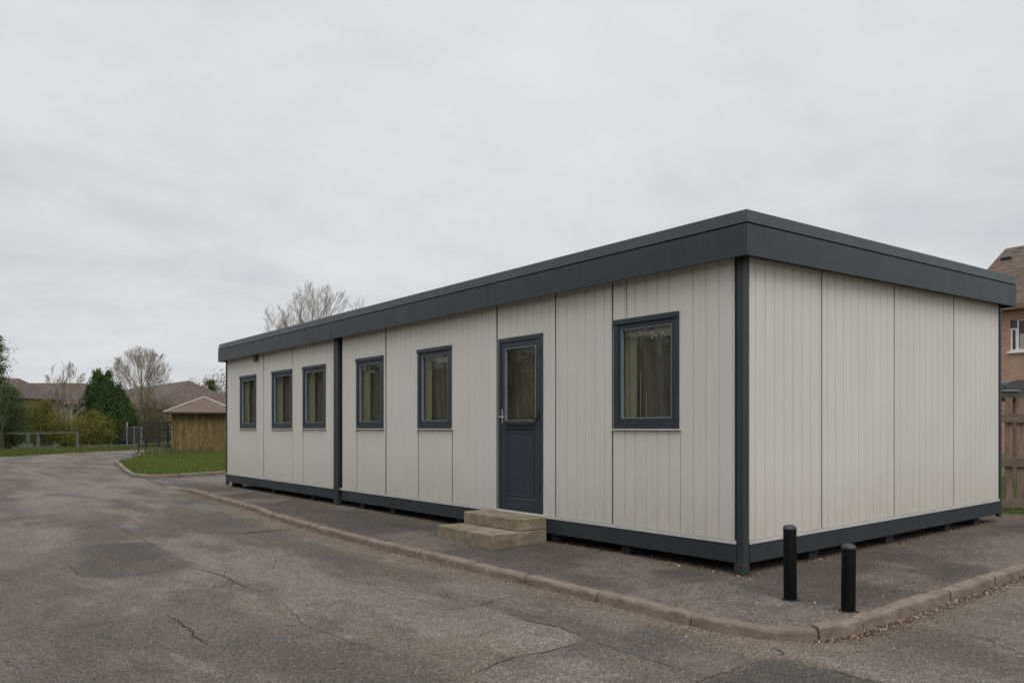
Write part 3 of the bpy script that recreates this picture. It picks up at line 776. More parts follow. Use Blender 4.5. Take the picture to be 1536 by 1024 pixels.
below = lambda i: [(WIN[i][0]-.012, ZB, WZ0-.01), (WIN[i][1]+.012, ZB, WZ0-.01)]
panel(XL+.06, -11.651, 'f', [H(0)], .45)
panel(-11.651, -8.33, 'f', [H(1), H(2)], .55, [(WIN[1][1]+.012, ZB, WZ0-.01), (WIN[2][0]-.012, ZB, WZ0-.01), (WIN[1][1]+.012, WZ1, ZT)])
panel(-8.05, -6.53, 'f', [H(3)], .4, [(WIN[3][0]-.012, ZB, WZ0-.01)])
panel(-6.53, -3.667, 'f', [H(4)], .6, below(4))
panel(-3.667, -2.551, 'f', [(DX0-.014, DX1+.014, DZ0-.02, DZ1+.014)], .5)
panel(-2.551, -1.637, 'f', [], .52)
panel(-1.637, -.085, 'f', [H(5)], .55, below(5)[1:]+[(-1.431, WZ1, ZT)])
for a, b, t in ((.078, 1.27, .5), (1.27, 2.721, .62), (2.721, 4.178, .45), (4.178, 5.50, .58)): panel(a, b, 'r', [], t)
# plain back and far-end walls
mb = MB(); mb.box(XL+.02, YB-.05, ZB, -.02, YB, ZT); mb.box(XL+.02, .06, ZB, XL+.07, YB-.05, ZT); mb.build('rear_wall', 'cladding', B, shear=True, tone=.5)
# backing that closes the joints between panels (dark recess)
mb = MB()
spans = [(XL+.03, WIN[0][0])]+[(WIN[i][1], WIN[i+1][0]) for i in range(4)]+[(WIN[4][1], DX0), (DX1, WIN[5][0]), (WIN[5][1], -.03)]
for a, b in spans: mb.box(a-.01, .0105, ZB-.03, b+.01, .0488, ZT+.1)
for w in WIN: mb.box(w[0]-.009, .0107, ZB-.0297, w[1]+.009, .0486, WZ0-.012); mb.box(w[0]-.009, .0107, WZ1+.012, w[1]+.009, .0486, ZT+.0997)
mb.box(DX0-.009, .0107, DZ1+.012, DX1+.009, .0486, ZT+.0997)
mb.box(-.0488, .075, ZB-.03, -.0105, YB-.06, ZT+.1)
mb.build('joint_backing', 'dark_gap', B, shear=True)
# pale sill trim under the panels
mb = MB(); mb.box(XL+.05, -.014, .268, DX0-.02, .045, .296); mb.box(DX1+.02, -.014, .268, -.075, .045, .296); mb.build('base_trim', 'pale_trim', B, shear=True)
mb = MB(); mb.box(-.045, .08, .268, .014, 5.50, .296); mb.build('base_trim', 'pale_trim', B, shear=True)
# base beams
mb = MB(); mb.box(XL+.03, -.006, .098, -8.33, .13, .265); mb.build('base_beam', 'beam_grey', B, shear=True, bevel=.004)
mb = MB(); mb.box(-8.04, -.006, .098, -.07, .13, .265); mb.build('base_beam', 'beam_grey', B, shear=True, bevel=.004)
mb = MB(); mb.box(-.13, .085, .098, .006, YB-.05, .265); mb.build('base_beam', 'beam_grey', B, shear=True, bevel=.004)
mb = MB(); mb.box(XL+.03, YB-.12, .098, -.02, YB+.004, .265); mb.box(XL+.03, .135, .098, XL+.14, YB-.13, .265); mb.build('base_beam', 'beam_grey', B, shear=True)
# floor slab and soffit under it
mb = MB(); mb.box(XL+.15, .14, .20, -.14, YB-.14, .262); mb.build('floor_deck', 'inside_floor', B, shear=True)
# posts
def post(x0, y0, x1, y1, z0, rib=True):
    mb = MB(); mb.box(x0, y0, z0, x1, y1, 2.90, .006)
    return mb.build('corner_post', 'post_green_grey', B, shear=True)
post(-.066, -.010, .010, .072, .02)
mb = MB(); mb.box(-.085, -.025, -.03, .016, .075, .094, .006); mb.build('support_pad', 'pad_concrete', B, shear=True)
post(-8.318, -.028, -8.15, .05, -.01)
mb = MB(); mb.tube((-8.10, -.020, .28), (-8.10, -.020, 2.85), .017, .017, 10); mb.build('gap_tube', 'dark_gap', B, shear=True)  # dark tube standing in the black gap right of the mid post
post(XL-.01, -.010, XL+.052, .05, .03)
post(-.05, 5.512, .010, YB+.006, .06)
for x in (-1.507, -2.636, -4.608, -6.439, -7.433, -9.4, -11.3, -13.7):
    mb = MB(); mb.box(x-.065, .06, -.02, x+.065, .26, .096, .005); mb.build('support_pad', 'pad_concrete', B, shear=True)
for y in (1.227, 2.744, 4.169, 4.983):
    mb = MB(); mb.box(-.26, y-.08, -.02, -.06, y+.08, .096, .005); mb.build('support_pad', 'pad_concrete', B, shear=True)
# added skirt deep under the building, blocks light so the void stays dark
mb = MB(); mb.box(XL+.6, 1.2, -.02, -.9, 1.24, .2); mb.box(-.9, 1.24, -.02, -.86, YB-.5, .2); mb.box(XL+.56, 1.24, -.02, XL+.6, YB-.5, .2); mb.build('light_block_skirt', 'dark_gap', B, shear=True)
# fascia: vertical lower board + slightly leaning capping, mitred at the corners
def ringband(o0, o1, z0, z1, thick, name, m, bevel=0):
    """four mitred boards round the roof: outer offset o0 at z0 to o1 at z1"""
    def rect(o): return [(XL-o, -o), (o, -o), (o, YB+o), (XL-o, YB+o)]
    A, Bq, A2, B2 = rect(o0), rect(o1), rect(o0-thick), rect(o1-thick)
    for i in range(4):
        j = (i+1) % 4
        v = [(*A[i], z0), (*A[j], z0), (*Bq[j], z1), (*Bq[i], z1), (*A2[i], z0), (*A2[j], z0), (*B2[j], z1), (*B2[i], z1)]
        f = [(0,1,2,3), (5,4,7,6), (3,2,6,7), (1,0,4,5), (0,3,7,4), (2,1,5,6)]
        mb = MB().add(v, f); mb.build(name, m, B, shear=True, bevel=bevel)
ringband(.139, .139, 2.818, 3.092, .022, 'fascia_board', 'fascia_grey', .003)
ringband(.141, .118, 3.104, 3.222, .03, 'roof_capping', 'capping_lit_grey', .004)
ringband(.120, .120, 3.085, 3.112, .02, 'fascia_joint', 'dark_gap')
# seams across the long fascia
for x in (-3.676, -8.2, -11.9):
    mb = MB(); mb.box(x-.0025, -.1405, 2.82, x+.0025, -.138, 3.09); mb.build('fascia_seam', 'dark_gap', B, shear=True)
def flat_ring(o0, i0, z0, z1, name, m):
    mb = MB(); mb.box(XL-o0, -o0, z0, o0, -i0, z1); mb.box(XL-o0, YB+i0, z0, o0, YB+o0, z1)
    mb.box(XL-o0, -i0, z0, XL-i0, YB+i0, z1); mb.box(i0, -i0, z0, o0, YB+i0, z1); mb.build(name, m, B, shear=True)
flat_ring(.116, -.03, 2.846, 2.87, 'soffit', 'dark_gap')
mb = MB(); mb.box(XL-.09, -.09, 3.13, .09, YB+.09, 3.19); mb.build('roof', 'roof_felt', B, shear=True)
mb = MB(); mb.box(-8.95, .6, 3.19, -8.6, .85, 3.33, .01); mb.box(-8.98, .57, 3.33, -8.57, .88, 3.35, .004); mb.build('roof_vent', 'dark_gap', B, shear=True)
# small sensor under the eaves
mb = MB(); mb.box(-12.10, -.07, 2.745, -11.93, -.002, 2.84, .01); mb.box(-12.07, -.078, 2.70, -11.96, -.01, 2.742, .008); mb.build('alarm_sensor', 'sensor_brown', B, shear=True)
# room behind the glass: floor, ceiling, rear and cross walls
mb = MB()
mb.box(XL+.08, 3.05, .27, -.07, 3.10, 2.75); mb.box(XL+.08, .065, 2.75, -.07, 3.1, 2.78)
for x in (-13.9, -11.66, -9.9, -8.2, -6.1, -3.9, -2.45, -.1): mb.box(x-.02, .065, .27, x+.02, 3.05, 2.75)
mb.build('inside_wall', 'inside_wall', B, shear=True)
for x, h in ((-1.33, 1.62), (-1.25, 1.40)):
    mb = MB(); mb.box(x-.006, .100, .9, x+.006, .106, .27+h); mb.build('blind_cord', 'cream_render', B, shear=True)

def frame_ring(mb, x0, x1, z0, z1, l, r, b, t, y0, y1, ch=.003):
    mb.box(x0, y0, z0, x0+l, y1, z1, ch); mb.box(x1-r, y0, z0, x1, y1, z1, ch)
    mb.box(x0+l, y0+.0006, z0, x1-r, y1, z0+b, ch); mb.box(x0+l, y0+.0006, z1-t, x1-r, y1, z1, ch)
def make_window(w):
    """window frame mesh around origin at lower left outer corner"""
    h = WZ1-WZ0
    root = None
    mb = MB(); frame_ring(mb, 0, w, 0, h, .060, .060, .062, .052, -.016, .05)
    mb.box(-.004, -.030, h-.050, w+.004, -.0162, h+.004, .003)        # rain hood strip across the top
    fr = mb.build('window', 'frame_grey', B)
    mb = MB(); frame_ring(mb, .062, w-.062, .064, h-.054, .040, .036, .042, .050, -.006, .05); mb.build('sash', 'frame_grey', fr)
    mb = MB(); frame_ring(mb, .102, w-.098, .106, h-.104, .008, .008, .008, .008, -.004, .03, .001); mb.build('glazing_bead', 'bead_metal', fr)
    mb = MB(); mb.box(.106, .022, .110, w-.102, .026, h-.108); mb.build('pane', 'glass', fr)
    mb = MB(); frame_ring(mb, -.012, w+.012, -.001, h+.012, .0115, .0115, .0005, .011, -.006, .04, .001)
    mb.box(-.022, -.030, -.016, w+.022, .02, -.0015, .002); mb.build('sill', 'pale_trim', fr)
    mb = MB(); v = []; n = 70
    for i in range(n+1):
        x = -.35+(w+.40)*i/n; yy = .125+.005*math.sin(i*.8)+.003*math.sin(i*1.9)
        v += [(x, yy, .01), (x, yy, h)]
    mb.add(v, [(2*i, 2*i+2, 2*i+3, 2*i+1) for i in range(n)]); mb.build('sheer_blind', 'sheer', fr)
    # a curtain hanging behind the pane
    mb = MB(); v = []; f = []; n = 48; cw = (w-.2)*(.26 if w < .89 else .36)+.38
    for i in range(n+1):
        x = -.30+cw*i/n; yy = .085+.010*math.sin(i*.9)+.006*math.sin(i*2.3+1)
        v += [(x, yy, .03), (x, yy, h-.02)]
    f = [(2*i, 2*i+2, 2*i+3, 2*i+1) for i in range(n)]
    mb.add(v, f); mb.build('curtain', 'curtain', fr, smooth=False)
    if abs(w-.878) < .02:      # lace pelmet with a ragged lower edge behind the top of the pane
        r = random.Random(12); mb = MB(); x = -.12; prev = .10
        while x < w-.06:
            L_ = .055+.05*(x/w)+r.uniform(-.022, .024); st = .012
            mb.add([(x, .070, h-.04), (x+st, .070, h-.04), (x+st, .070, h-.115-L_), (x, .070, h-.115-prev)], [(0,3,2,1)]); prev = L_; x += st
        mb.build('lace_pelmet', 'lace', fr)
    return fr
def copy_part(o, parent):
    c = o.copy(); col.objects.link(c); c.parent = parent
    for ch in [k for k in o.children]: copy_part(ch, c)
    return c
protos = {}
for i, (a, b) in enumerate(WIN):
    w = round(b-a, 3)
    fr = make_window(w); fr.location = (a, 0, WZ0)
    fr.matrix_parent_inverse.identity()
# door
dw, dh = DX1-DX0, DZ1-DZ0
mb = MB(); frame_ring(mb, 0, dw, 0, dh, .050, .050, .02, .055, -.014, .05)
dr = mb.build('door', 'frame_grey', B); dr.location = (DX0, 0, DZ0)
mb = MB(); lx0, lx1, lz0, lz1 = .054, dw-.054, .024, dh-.060
frame_ring(mb, lx0, lx1, lz0, lz1, .085, .085, .10, .075, -.004, .045)
mb.box(lx0+.085, -.0035, 1.00, lx1-.085, .045, 1.09, .003)            # lock rail
mb.box(lx0+.087, .010, lz0+.10, lx1-.087, .035, 1.0, 0)               # lower panel
frame_ring(mb, lx0+.088, lx1-.088, lz0+.103, .997, .02, .02, .026, .016, .0, .03, .006)
frame_ring(mb, lx0+.14, lx1-.14, lz0+.16, .95, .008, .008, .008, .008, .003, .03, .003)
mb.build('door_leaf', 'door_grey', dr)
mb = MB(); frame_ring(mb, lx0+.080, lx1-.080, 1.092, lz1-.07, .009, .009, .009, .009, -.008, .03, .001); mb.build('glazing_bead', 'bead_metal', dr)
mb = MB(); mb.box(lx0+.084, .015, 1.096, lx1-.084, .019, lz1-.074); mb.build('pane', 'glass', dr)
mb = MB(); mb.box(-.5, .16, .9, dw+.2, .17, dh); mb.build('lobby_screen', 'lobby_panel', dr)
mb = MB(); mb.box(lx0+.10, -.026, 1.035, lx1-.09, -.0035, 1.075, .008); mb.build('letter_plate', 'dark_gap', dr)
mb = MB(); mb.box(.066, -.014, 1.06, .096, -.004, 1.24, .004); mb.tube((.081, -.012, 1.145), (.081, -.058, 1.145), .010, .010, 10)
mb.tube((.076, -.055, 1.145), (.185, -.055, 1.138), .009, .008, 10); mb.build('handle', 'bright_metal', dr)
mb = MB(); mb.box(dw-.10, -.020, 1.12, dw-.066, -.004, 1.21, .004); mb.box(dw-.16, -.024, 1.105, dw-.10, -.006, 1.125, .003); mb.build('door_closer', 'dark_gap', dr)
for z in (.25, 1.0, 1.85):
    mb = MB(); mb.tube((dw-.052, -.018, z), (dw-.052, -.018, z+.09), .007, .007, 8); mb.build('hinge', 'frame_grey', dr)
mb = MB(); frame_ring(mb, -.014, dw+.014, -.001, dh+.013, .0125, .0125, .0005, .012, -.006, .04, .001)
mb.box(-.02, -.035, -.036, dw+.02, .03, -.0015, .003); mb.build('door_trim', 'pale_trim', dr)

# ------------------------------------------------------------------ concrete steps
S = empty('concrete_steps', (-3.2, -.4, 0)); tag(S, 'two mossy concrete steps in front of the dark glazed door', 'steps')
def slab(x0, y0, z0, x1, y1, z1):
    nx, ny = 26, 12; mb = MB(); mb.box(x0, y0, z0, x1, y1, z1, .009)
    return mb
a = slab(-.60, -.40, -.03, .515, .388, .142).build('step', 'step_concrete', S, bevel=.005)
a = slab(-.597, -.02, .144, .30, .388, .287).build('step', 'step_concrete', S, bevel=.005)
a = slab(.303, -.018, .144, .512, .388, .285).build('step', 'step_concrete', S, bevel=.005)

# ------------------------------------------------------------------ bollards
def bollard(x, y, h, label, seed):
    r = random.Random(seed); root = empty('bollard', (x, y, float(pave_h(np.array(x), np.array(y)))))
    root.rotation_euler = (R(r.uniform(-.7, .7)), R(r.uniform(-.7, .7)), r.random()*6)
    tag(root, label, 'bollard', 'black steel bollards by the kerb')
    mb = MB(); mb.lathe([(.0505, -.02), (.0505, .004), (.0495, .01), (.0495, h-.040), (.0475, h-.036)], 40); mb.build('post', 'black_paint', root, smooth=True)
    mb = MB(); mb.lathe([(.0515, h-.0355), (.0525, h-.031), (.0515, h-.026), (.047, h-.016), (.038, h-.007), (.024, h-.001), (.008, h+.001)], 40); mb.build('cap', 'bollard_cap', root, smooth=True)
    mb = MB(); v = []; n = 26
    for i in range(n):
        t = 2*math.pi*i/n; v.append((math.cos(t)*(.054+.022*r.random()), math.sin(t)*(.054+.022*r.random()), .004))
    v.append((0, 0, .006)); mb.add(v, [(i, (i+1) % n, n) for i in range(n)]); mb.build('collar', 'crack_dark', root)
bollard(.82, -.54, .575, 'taller black bollard, the one nearer the corner of the building', 3)
bollard(1.29, -.54, .485, 'shorter black bollard, the one nearer the kerb', 8)

# ------------------------------------------------------------------ trees and bushes
def leaf_cloud(name, m, blobs, n, size, parent=None, flat=.0, seed=1, droop=0, clump=.22, holes=.35, normal_out=.5):
    """leaf-sized faces in clumps near the surface of overlapping blobs; blobs = (x, y, z, rx, ry, rz)"""
    g = np.random.default_rng(seed); V = []; Rn = []
    vol = np.array([b[3]*b[5] for b in blobs]); vol = vol/vol.sum()
    for b, share in zip(blobs, vol):
        nc = max(8, int(n*share/42)); per = max(6, int(n*share/nc))
        d = g.normal(size=(nc, 3)); d /= np.linalg.norm(d, axis=1)[:, None]
        rad = 1-np.abs(g.normal(0, .22, nc)); rad = np.clip(rad+g.normal(0, .06, nc), .15, 1.12)
        c = d*rad[:, None]*np.array(b[3:6])+np.array(b[:3])
        keep = g.random(nc) > holes*g.random(); c = c[keep]; d = d[keep]
        tone = g.random(len(c))
        rr_ = clump*min(b[3], b[5])*g.uniform(.5, 1.4, len(c))
        p = c[:, None, :]+g.normal(size=(len(c), per, 3))*rr_[:, None, None]*np.array([1, 1, .75])
        if droop: p[..., 2] -= droop*np.abs(g.normal(size=p.shape[:2]))
        dd = np.repeat(d[:, None, :], per, 1)
        t = np.repeat(tone[:, None], per, 1)*.55+.45*g.random(p.shape[:2])
        p = p.reshape(-1, 3); dd = dd.reshape(-1, 3); t = t.reshape(-1)
        nv = g.normal(size=p.shape)+dd*normal_out*2; nv /= np.linalg.norm(nv, axis=1)[:, None]
        a = np.cross(nv, g.normal(size=p.shape)); a /= np.linalg.norm(a, axis=1)[:, None]; bb = np.cross(nv, a)
        s = size*g.uniform(.5, 1.3, len(p))[:, None]
        q = np.stack([p-a*s, p-bb*s*.55, p+a*s, p+bb*s*.55], 1)
        V.append(q.reshape(-1, 3)); Rn.append(np.repeat(t, 4))
    V = np.concatenate(V); Rn = np.concatenate(Rn)
    return fastmesh(name, V, np.arange(len(V)).reshape(-1, 4), m, {'rnd': Rn}, parent)

def grow(seed, H, W, trunk_r, base=.25, limbs=11, kids=(7, 6, 5), minr=.008, lean=0.0, flat=0.0, twist=.05):
    """branching skeleton: limbs fan upwards from the stem and stop at an egg-shaped envelope of width W"""
    g = random.Random(seed); segs = [[], []]
    C = np.array((0, 0, H*(base+.5)*.86)); E = np.array((W/2, W/2, H-C[2]))
    def room(p, d):       # distance from p along d to the envelope
        a = (p-C)/E; b = d/E; A = b@b; Bq = 2*a@b; Cc = a@a-1; q = Bq*Bq-4*A*Cc
        if q <= 0: return .12*H
        return max(.04*H, (-Bq+math.sqrt(q))/(2*A))
    def rec(p, d, L, r, lv):
        n = (5, 6, 5, 4, 3)[min(lv, 4)]; q = np.array(p, float); dd = np.array(d, float); pts = [q]; rad = [r]
        for i in range(n):
            dd = dd+np.array([g.gauss(0, twist), g.gauss(0, twist), g.gauss(0, twist*.6)+.035*lv]); dd = dd/np.linalg.norm(dd)
            q = q+dd*L/n; pts.append(q); rad.append(max(minr, r*(1-(.5 if lv == 0 else .8)*(i+1)/n)))
        for i in range(n): segs[0 if lv == 0 else 1].append((tuple(pts[i]), tuple(pts[i+1]), rad[i], rad[i+1]))
        if lv > len(kids): return
        k = limbs if lv == 0 else kids[lv-1]
        for c in range(k):
            f = (.42+.58*(c+g.random()*.6)/k) if lv == 0 else .18+.80*(c+g.random()*.9)/k
            f = min(f, .995); j = min(int(f*n), n-1); t = f*n-j; b = pts[j]*(1-t)+pts[j+1]*t; rb = rad[j]*(1-t)+rad[j+1]*t
            ax = pts[j+1]-pts[j]; ax = ax/np.linalg.norm(ax)
            th = c*2.4+g.random()*.6 if lv == 0 else g.random()*6.283
            pr = np.cross(ax, (math.cos(th), math.sin(th), .2)); pr = pr/np.linalg.norm(pr)
            ang = (g.uniform(.85, 1.15)*(1.12-.85*(c/k)) if lv == 0 else g.uniform(.38, .68))
            nd = ax*math.cos(ang)+pr*math.sin(ang); nd = nd/np.linalg.norm(nd)
            rm = room(b, nd); nl = rm*g.uniform(.86, 1.02) if lv == 0 else min(rm*g.uniform(.75, 1.0), L*g.uniform(.42, .62))
            rec(b, nd, nl, max(minr, rb*(.55 if lv == 0 else .58)), lv+1)
    top = H*(base+.18)
    rec((0, 0, 0), (lean, 0, 1), H*.62, trunk_r, 0)
    return segs
def seg_mesh(name, segs, m, parent, sides=4):
    S_ = np.array([list(a)+list(b)+[r, q] for a, b, r, q in segs]); P = S_[:, :3]; Q = S_[:, 3:6]; r0 = S_[:, 6]; r1 = S_[:, 7]
    d = Q-P; l = np.linalg.norm(d, axis=1)[:, None]; d = d/l; Q = Q+d*np.minimum(r1, .05)[:, None]
    up = np.where(np.abs(d[:, 2:3]) < .9, np.array([[0, 0, 1.]]), np.array([[0, 1., 0]]))
    a = np.cross(d, up); a /= np.linalg.norm(a, axis=1)[:, None]; b = np.cross(a, d); V = []
    for C, r in ((P, r0), (Q, r1)):
        for i in range(sides):
            t = 2*math.pi*i/sides; V.append(C+(a*math.cos(t)+b*math.sin(t))*r[:, None])
    V = np.stack(V, 1).reshape(-1, 3); base = (np.arange(len(S_))*2*sides)[:, None, None]
    fq = np.array([(i, (i+1) % sides, sides+(i+1) % sides, sides+i) for i in range(sides)])[None]
    return fastmesh(name, V, (base+fq).reshape(-1, 4), m, None, parent, smooth=True)
def bare_tree(px, depth, top, width, label, seed, group='bare trees in the distance', **kw):
    x, y = at(px, depth); z0 = gz(x, y)-.1
    root = empty('bare_tree', (x, y, z0)); tag(root, label, 'tree', group)
    h = hz(top, depth)-z0; segs = grow(seed, h, width*depth/FPX, kw.pop('tr', .02)*h, **kw)
    seg_mesh('trunk', segs[0], 'bark', root, 8); seg_mesh('crown', segs[1], 'twig', root, 3)
    return root, h
bare_tree(213, 70, 521, 92, 'big bare tree with a rounded crown right of the dark conifer', 11, limbs=14, kids=(9, 6, 4), minr=.008)
r_, h_ = bare_tree(100, 54, 541, 66, 'thin bare tree with a few young leaves left of the dark conifer', 23, limbs=9, kids=(7, 5, 4), minr=.007, tr=.014, base=.2)
leaf_cloud('foliage', 'leaf_yellow', [(.35, .45, 4.3, .55, .55, .8), (-.2, -.3, 3.2, .5, .5, .7), (.2, .1, 2.0, .9, .9, .8)], 1300, .03, r_, seed=4, clump=.35)
bare_tree(478, 48, 425, 118, 'spreading bare tree rising behind the roof of the long building', 5, limbs=14, kids=(9, 6, 4), minr=.0055, base=.3)
bare_tree(424, 52, 450, 66, 'small bare tree rising behind the roof, left of the spreading one', 31, limbs=10, kids=(8, 6, 4), minr=.006, base=.4)
bare_tree(540, 60, 442, 50, 'faint bare tree barely topping the roof, right of the spreading one', 37, limbs=8, kids=(6, 5, 4), minr=.005, base=.4)
bare_tree(310, 120, 563, 30, 'distant bare tree above the gable of the timber hut', 41, limbs=9, kids=(7, 5, 3), minr=.012)
bare_tree(330, 125, 567, 30, 'distant bare tree close to the far end of the long building', 43, limbs=9, kids=(7, 5, 3), minr=.012)

def conifer():
    x, y = at(157, 58); root = empty('conifer_tree', (x, y, gz(x, y)-.1)); tag(root, 'dense dark green twin-topped conifer between the bare trees', 'tree')
    H0 = hz(557, 58)-root.location.z
    g = np.random.default_rng(2); V = []; T = []
    cols = ((-.52, H0, 1.1), (.22, H0-.10, .95), (.95, H0-1.1, 1.0), (-1.0, H0-1.5, .85), (1.45, H0-2.1, .68), (.3, H0-1.2, 1.5))
    P = []; D = []; TT = []
    for cx_, top, rr0 in cols:
        nc = int(520*rr0)
        t = g.random(nc)**.75; th = g.random(nc)*2*np.pi
        lob = 1+.13*np.sin(th*3+cx_*5+t*4)+.08*np.sin(th*7+t*19)
        r = rr0*np.clip(t*1.9, 0, 1)**.82*lob*(1-.10*np.clip(t-.8, 0, 1)*5)
        z = top-t*(top-.25); depth_ = 1-np.abs(g.normal(0, .10, nc))
        c = np.stack([RD[0]*cx_+np.cos(th)*r*depth_, RD[1]*cx_+np.sin(th)*r*depth_, z], -1)
        d = np.stack([np.cos(th), np.sin(th), np.full(nc, .35)], -1); tone = g.random(nc)
        per = 26
        off = g.normal(size=(nc, per, 3))*np.array([.085, .085, .13]); out_ = np.abs(g.normal(0, .07, (nc, per)))
        p = c[:, None]+off+d[:, None]*out_[..., None]; p[..., 2] += out_*.9
        P.append(p.reshape(-1, 3)); D.append(np.repeat(d, per, 0)); TT.append((tone[:, None]*.45+.55*g.random((nc, per))).reshape(-1))
    P = np.concatenate(P); D = np.concatenate(D); TT = np.concatenate(TT)
    nv = g.normal(size=P.shape)*.6+D; nv /= np.linalg.norm(nv, axis=1)[:, None]
    a = np.cross(nv, g.normal(size=P.shape)); a /= np.linalg.norm(a, axis=1)[:, None]; bb = np.cross(nv, a)
    s_ = .075*g.uniform(.5, 1.3, len(P))[:, None]
    q = np.stack([P-a*s_, P-bb*s_*.5, P+a*s_, P+bb*s_*.5], 1)
    fastmesh('crown', q.reshape(-1, 3), np.arange(len(P)*4).reshape(-1, 4), 'leaf_conifer', {'rnd': np.repeat(TT, 4)}, root)
    seg_mesh('trunk', [((0, 0, 0), (0, 0, H0*.5), .16, .08)], 'bark', root, 8)
conifer()

def bush(px, depth, base, blobs_px, m, n, size, label, name='bush', cat='bush', seed=1, twigs=60, droop=0, holes=.35, group=None, clump=.22):
    """blobs_px: (px, py, radius_x_px, radius_y_px) as seen on the photo, given real size at this distance"""
    x, y = at(px, depth); z0 = gz(x, y)-.1; root = empty(name, (x, y, z0)); tag(root, label, cat, group)
    s = depth/FPX; g = random.Random(seed); bl = []; sg = []
    for bx_, by_, rx, ry in blobs_px:
        lat = (bx_-px)*s; dp = g.uniform(-.4, .4)*rx*s
        c = (RD[0]*lat+VD[0]*dp, RD[1]*lat+VD[1]*dp, hz(by_, depth)-z0); bl.append((*c, rx*s, rx*s*.9, ry*s))
        for i in range(max(3, twigs//len(blobs_px))):
            d = np.array([g.gauss(0, 1), g.gauss(0, 1), abs(g.gauss(.6, .8))]); d /= np.linalg.norm(d)
            tip = np.array(c)+d*np.array((rx*s, rx*s, ry*s))*g.uniform(.8, 1.12)
            b0 = np.array((c[0]*.5+g.gauss(0, .1), c[1]*.5+g.gauss(0, .1), 0)); mid = (b0+tip)/2+np.array((g.gauss(0, .15), g.gauss(0, .15), .2))
            sg += [(tuple(b0), tuple(mid), .02, .012), (tuple(mid), tuple(tip), .012, .006)]
    leaf_cloud('foliage', m, bl, n, size, root, seed=seed, droop=droop, holes=holes, clump=clump)
    seg_mesh('stems', sg, 'twig_green', root, 3)
    return root
bush(-6, 44, 0, [(-16,512,16,20),(-12,536,20,24),(-18,568,24,24),(-6,562,12,16),(-16,600,26,30)], 'leaf_fresh', 15000, .06, 'tall dark green tree at the left edge of the picture', 'leafy_tree', 'tree', 5, 60, holes=.6, clump=.25)
bush(14, 47, 0, [(2,590,18,22),(16,608,17,26),(0,630,28,30),(24,642,18,24)], 'leaf_fresh', 24000, .045, 'big soft olive green bush at the left edge behind the rail fence', seed=6, holes=.3, droop=.12, clump=.3)
bush(62, 52, 0, [(58,618,18,18),(76,636,20,22),(50,645,20,20),(90,650,14,14),(70,606,10,9),(42,626,9,12)], 'leaf_yellow', 21000, .042, 'bright yellow-green bush left of the thin bare tree', seed=7, holes=.5, clump=.34, droop=.06, twigs=110)
bush(104, 53, 0, [(96,652,16,16),(112,648,12,18),(120,640,9,12)], 'leaf_olive', 9000, .042, 'low olive bush at the foot of the thin bare tree', seed=8, clump=.3)
bush(140, 50, 0, [(126,640,18,20),(146,645,20,20),(158,655,14,14),(118,655,16,14),(136,622,9,8),(160,634,7,10)], 'leaf_yellow', 21000, .042, 'round yellow-green bush in front of the dark conifer', seed=9, clump=.34, holes=.5, droop=.06, twigs=110)
bush(232, 62, 0, [(222,600,14,18),(240,606,18,20),(206,625,14,18),(252,622,16,18),(226,632,20,16)], 'leaf_brown', 9000, .045, 'brownish thicket behind the dark mesh fence', 'thicket', 'bush', 10, 220, holes=.5, clump=.35)
bush(196, 60, 0, [(198,622,9,16),(205,640,10,12)], 'leaf_olive', 5000, .045, 'narrow olive bush right beside the dark conifer', seed=12, clump=.3)
bush(318, 110, 0, [(318,578,7,9),(318,592,8,12),(318,606,8,12)], 'leaf_conifer', 4000, .10, 'narrow dark conifer beyond the ridge of the timber hut', 'conifer_tree', 'tree', 14, 8, holes=.1, clump=.3)
# far wooded skyline, one mass
def far_wood():
    x, y = at(330, 170); root_bl = []; g = random.Random(9); z0 = gz(x, y)
    for i in range(60):
        px = 292+i*7+g.uniform(-4, 4); d = 150+g.uniform(0, 40); X_, Y_ = at(px, d)
        r = g.uniform(2.5, 4.0); top = hz(574-(6 if px > 320 else 0)+g.uniform(-6, 6), d); root_bl.append((X_, Y_, top-r*.8, r, r, r))
        root_bl.append((X_, Y_, top-r*2.2, r*1.3, r*1.3, r*1.3))
    o = leaf_cloud('far_woodland', 'leaf_brown', root_bl, 42000, .20, seed=5, clump=.35)
    tag(o, 'brown leafless wood on the skyline beyond the roofs', 'woodland', kind='stuff')
far_wood()
def back_hedge():
    root_bl = []; g = random.Random(19)
    for i in range(46):
        px = -140+i*13+g.uniform(-5, 5); d = 66+g.uniform(0, 6); X_, Y_ = at(px, d); r = g.uniform(.9, 1.5)
        root_bl.append((X_, Y_, hz(626+g.uniform(-6, 8), d)-r*.5, r, r, r)); root_bl.append((X_, Y_, hz(655, d), r*1.3, r*1.3, 1.0))
    o = leaf_cloud('mixed_hedge', 'leaf_olive', root_bl, 42000, .07, seed=8, clump=.3, holes=.3)
    tag(o, 'mixed olive hedge running behind the fences in front of the houses', 'hedge')
back_hedge()
# tree belt along the opposite side of the road (outside the frame, seen mirrored in the windows)
def opposite():
    bl = []; g = random.Random(29)
    for i in range(60):
        X_ = -110+i*2.1+g.uniform(-.4, .4); r = g.uniform(1.6, 2.1); top_ = g.uniform(5.6, 6.3)+max(0, (-45-X_)*.03)
        for z_, q in ((top_-r, r), (top_-r*2, r*1.2), (1.5, r*1.3), (.3, r*1.3)):
            bl.append((X_, -25+g.uniform(-1, 1), z_, q, q*.6, q)); bl.append((X_+1, -26.5, z_, q*1.1, q*.6, q))
    o = leaf_cloud('roadside_trees', 'leaf_belt', bl, 100000, .34, seed=18, clump=.40, holes=.0)
    tag(o, 'dark tree belt across the road, mirrored in the windows', 'woodland', kind='stuff')
opposite()

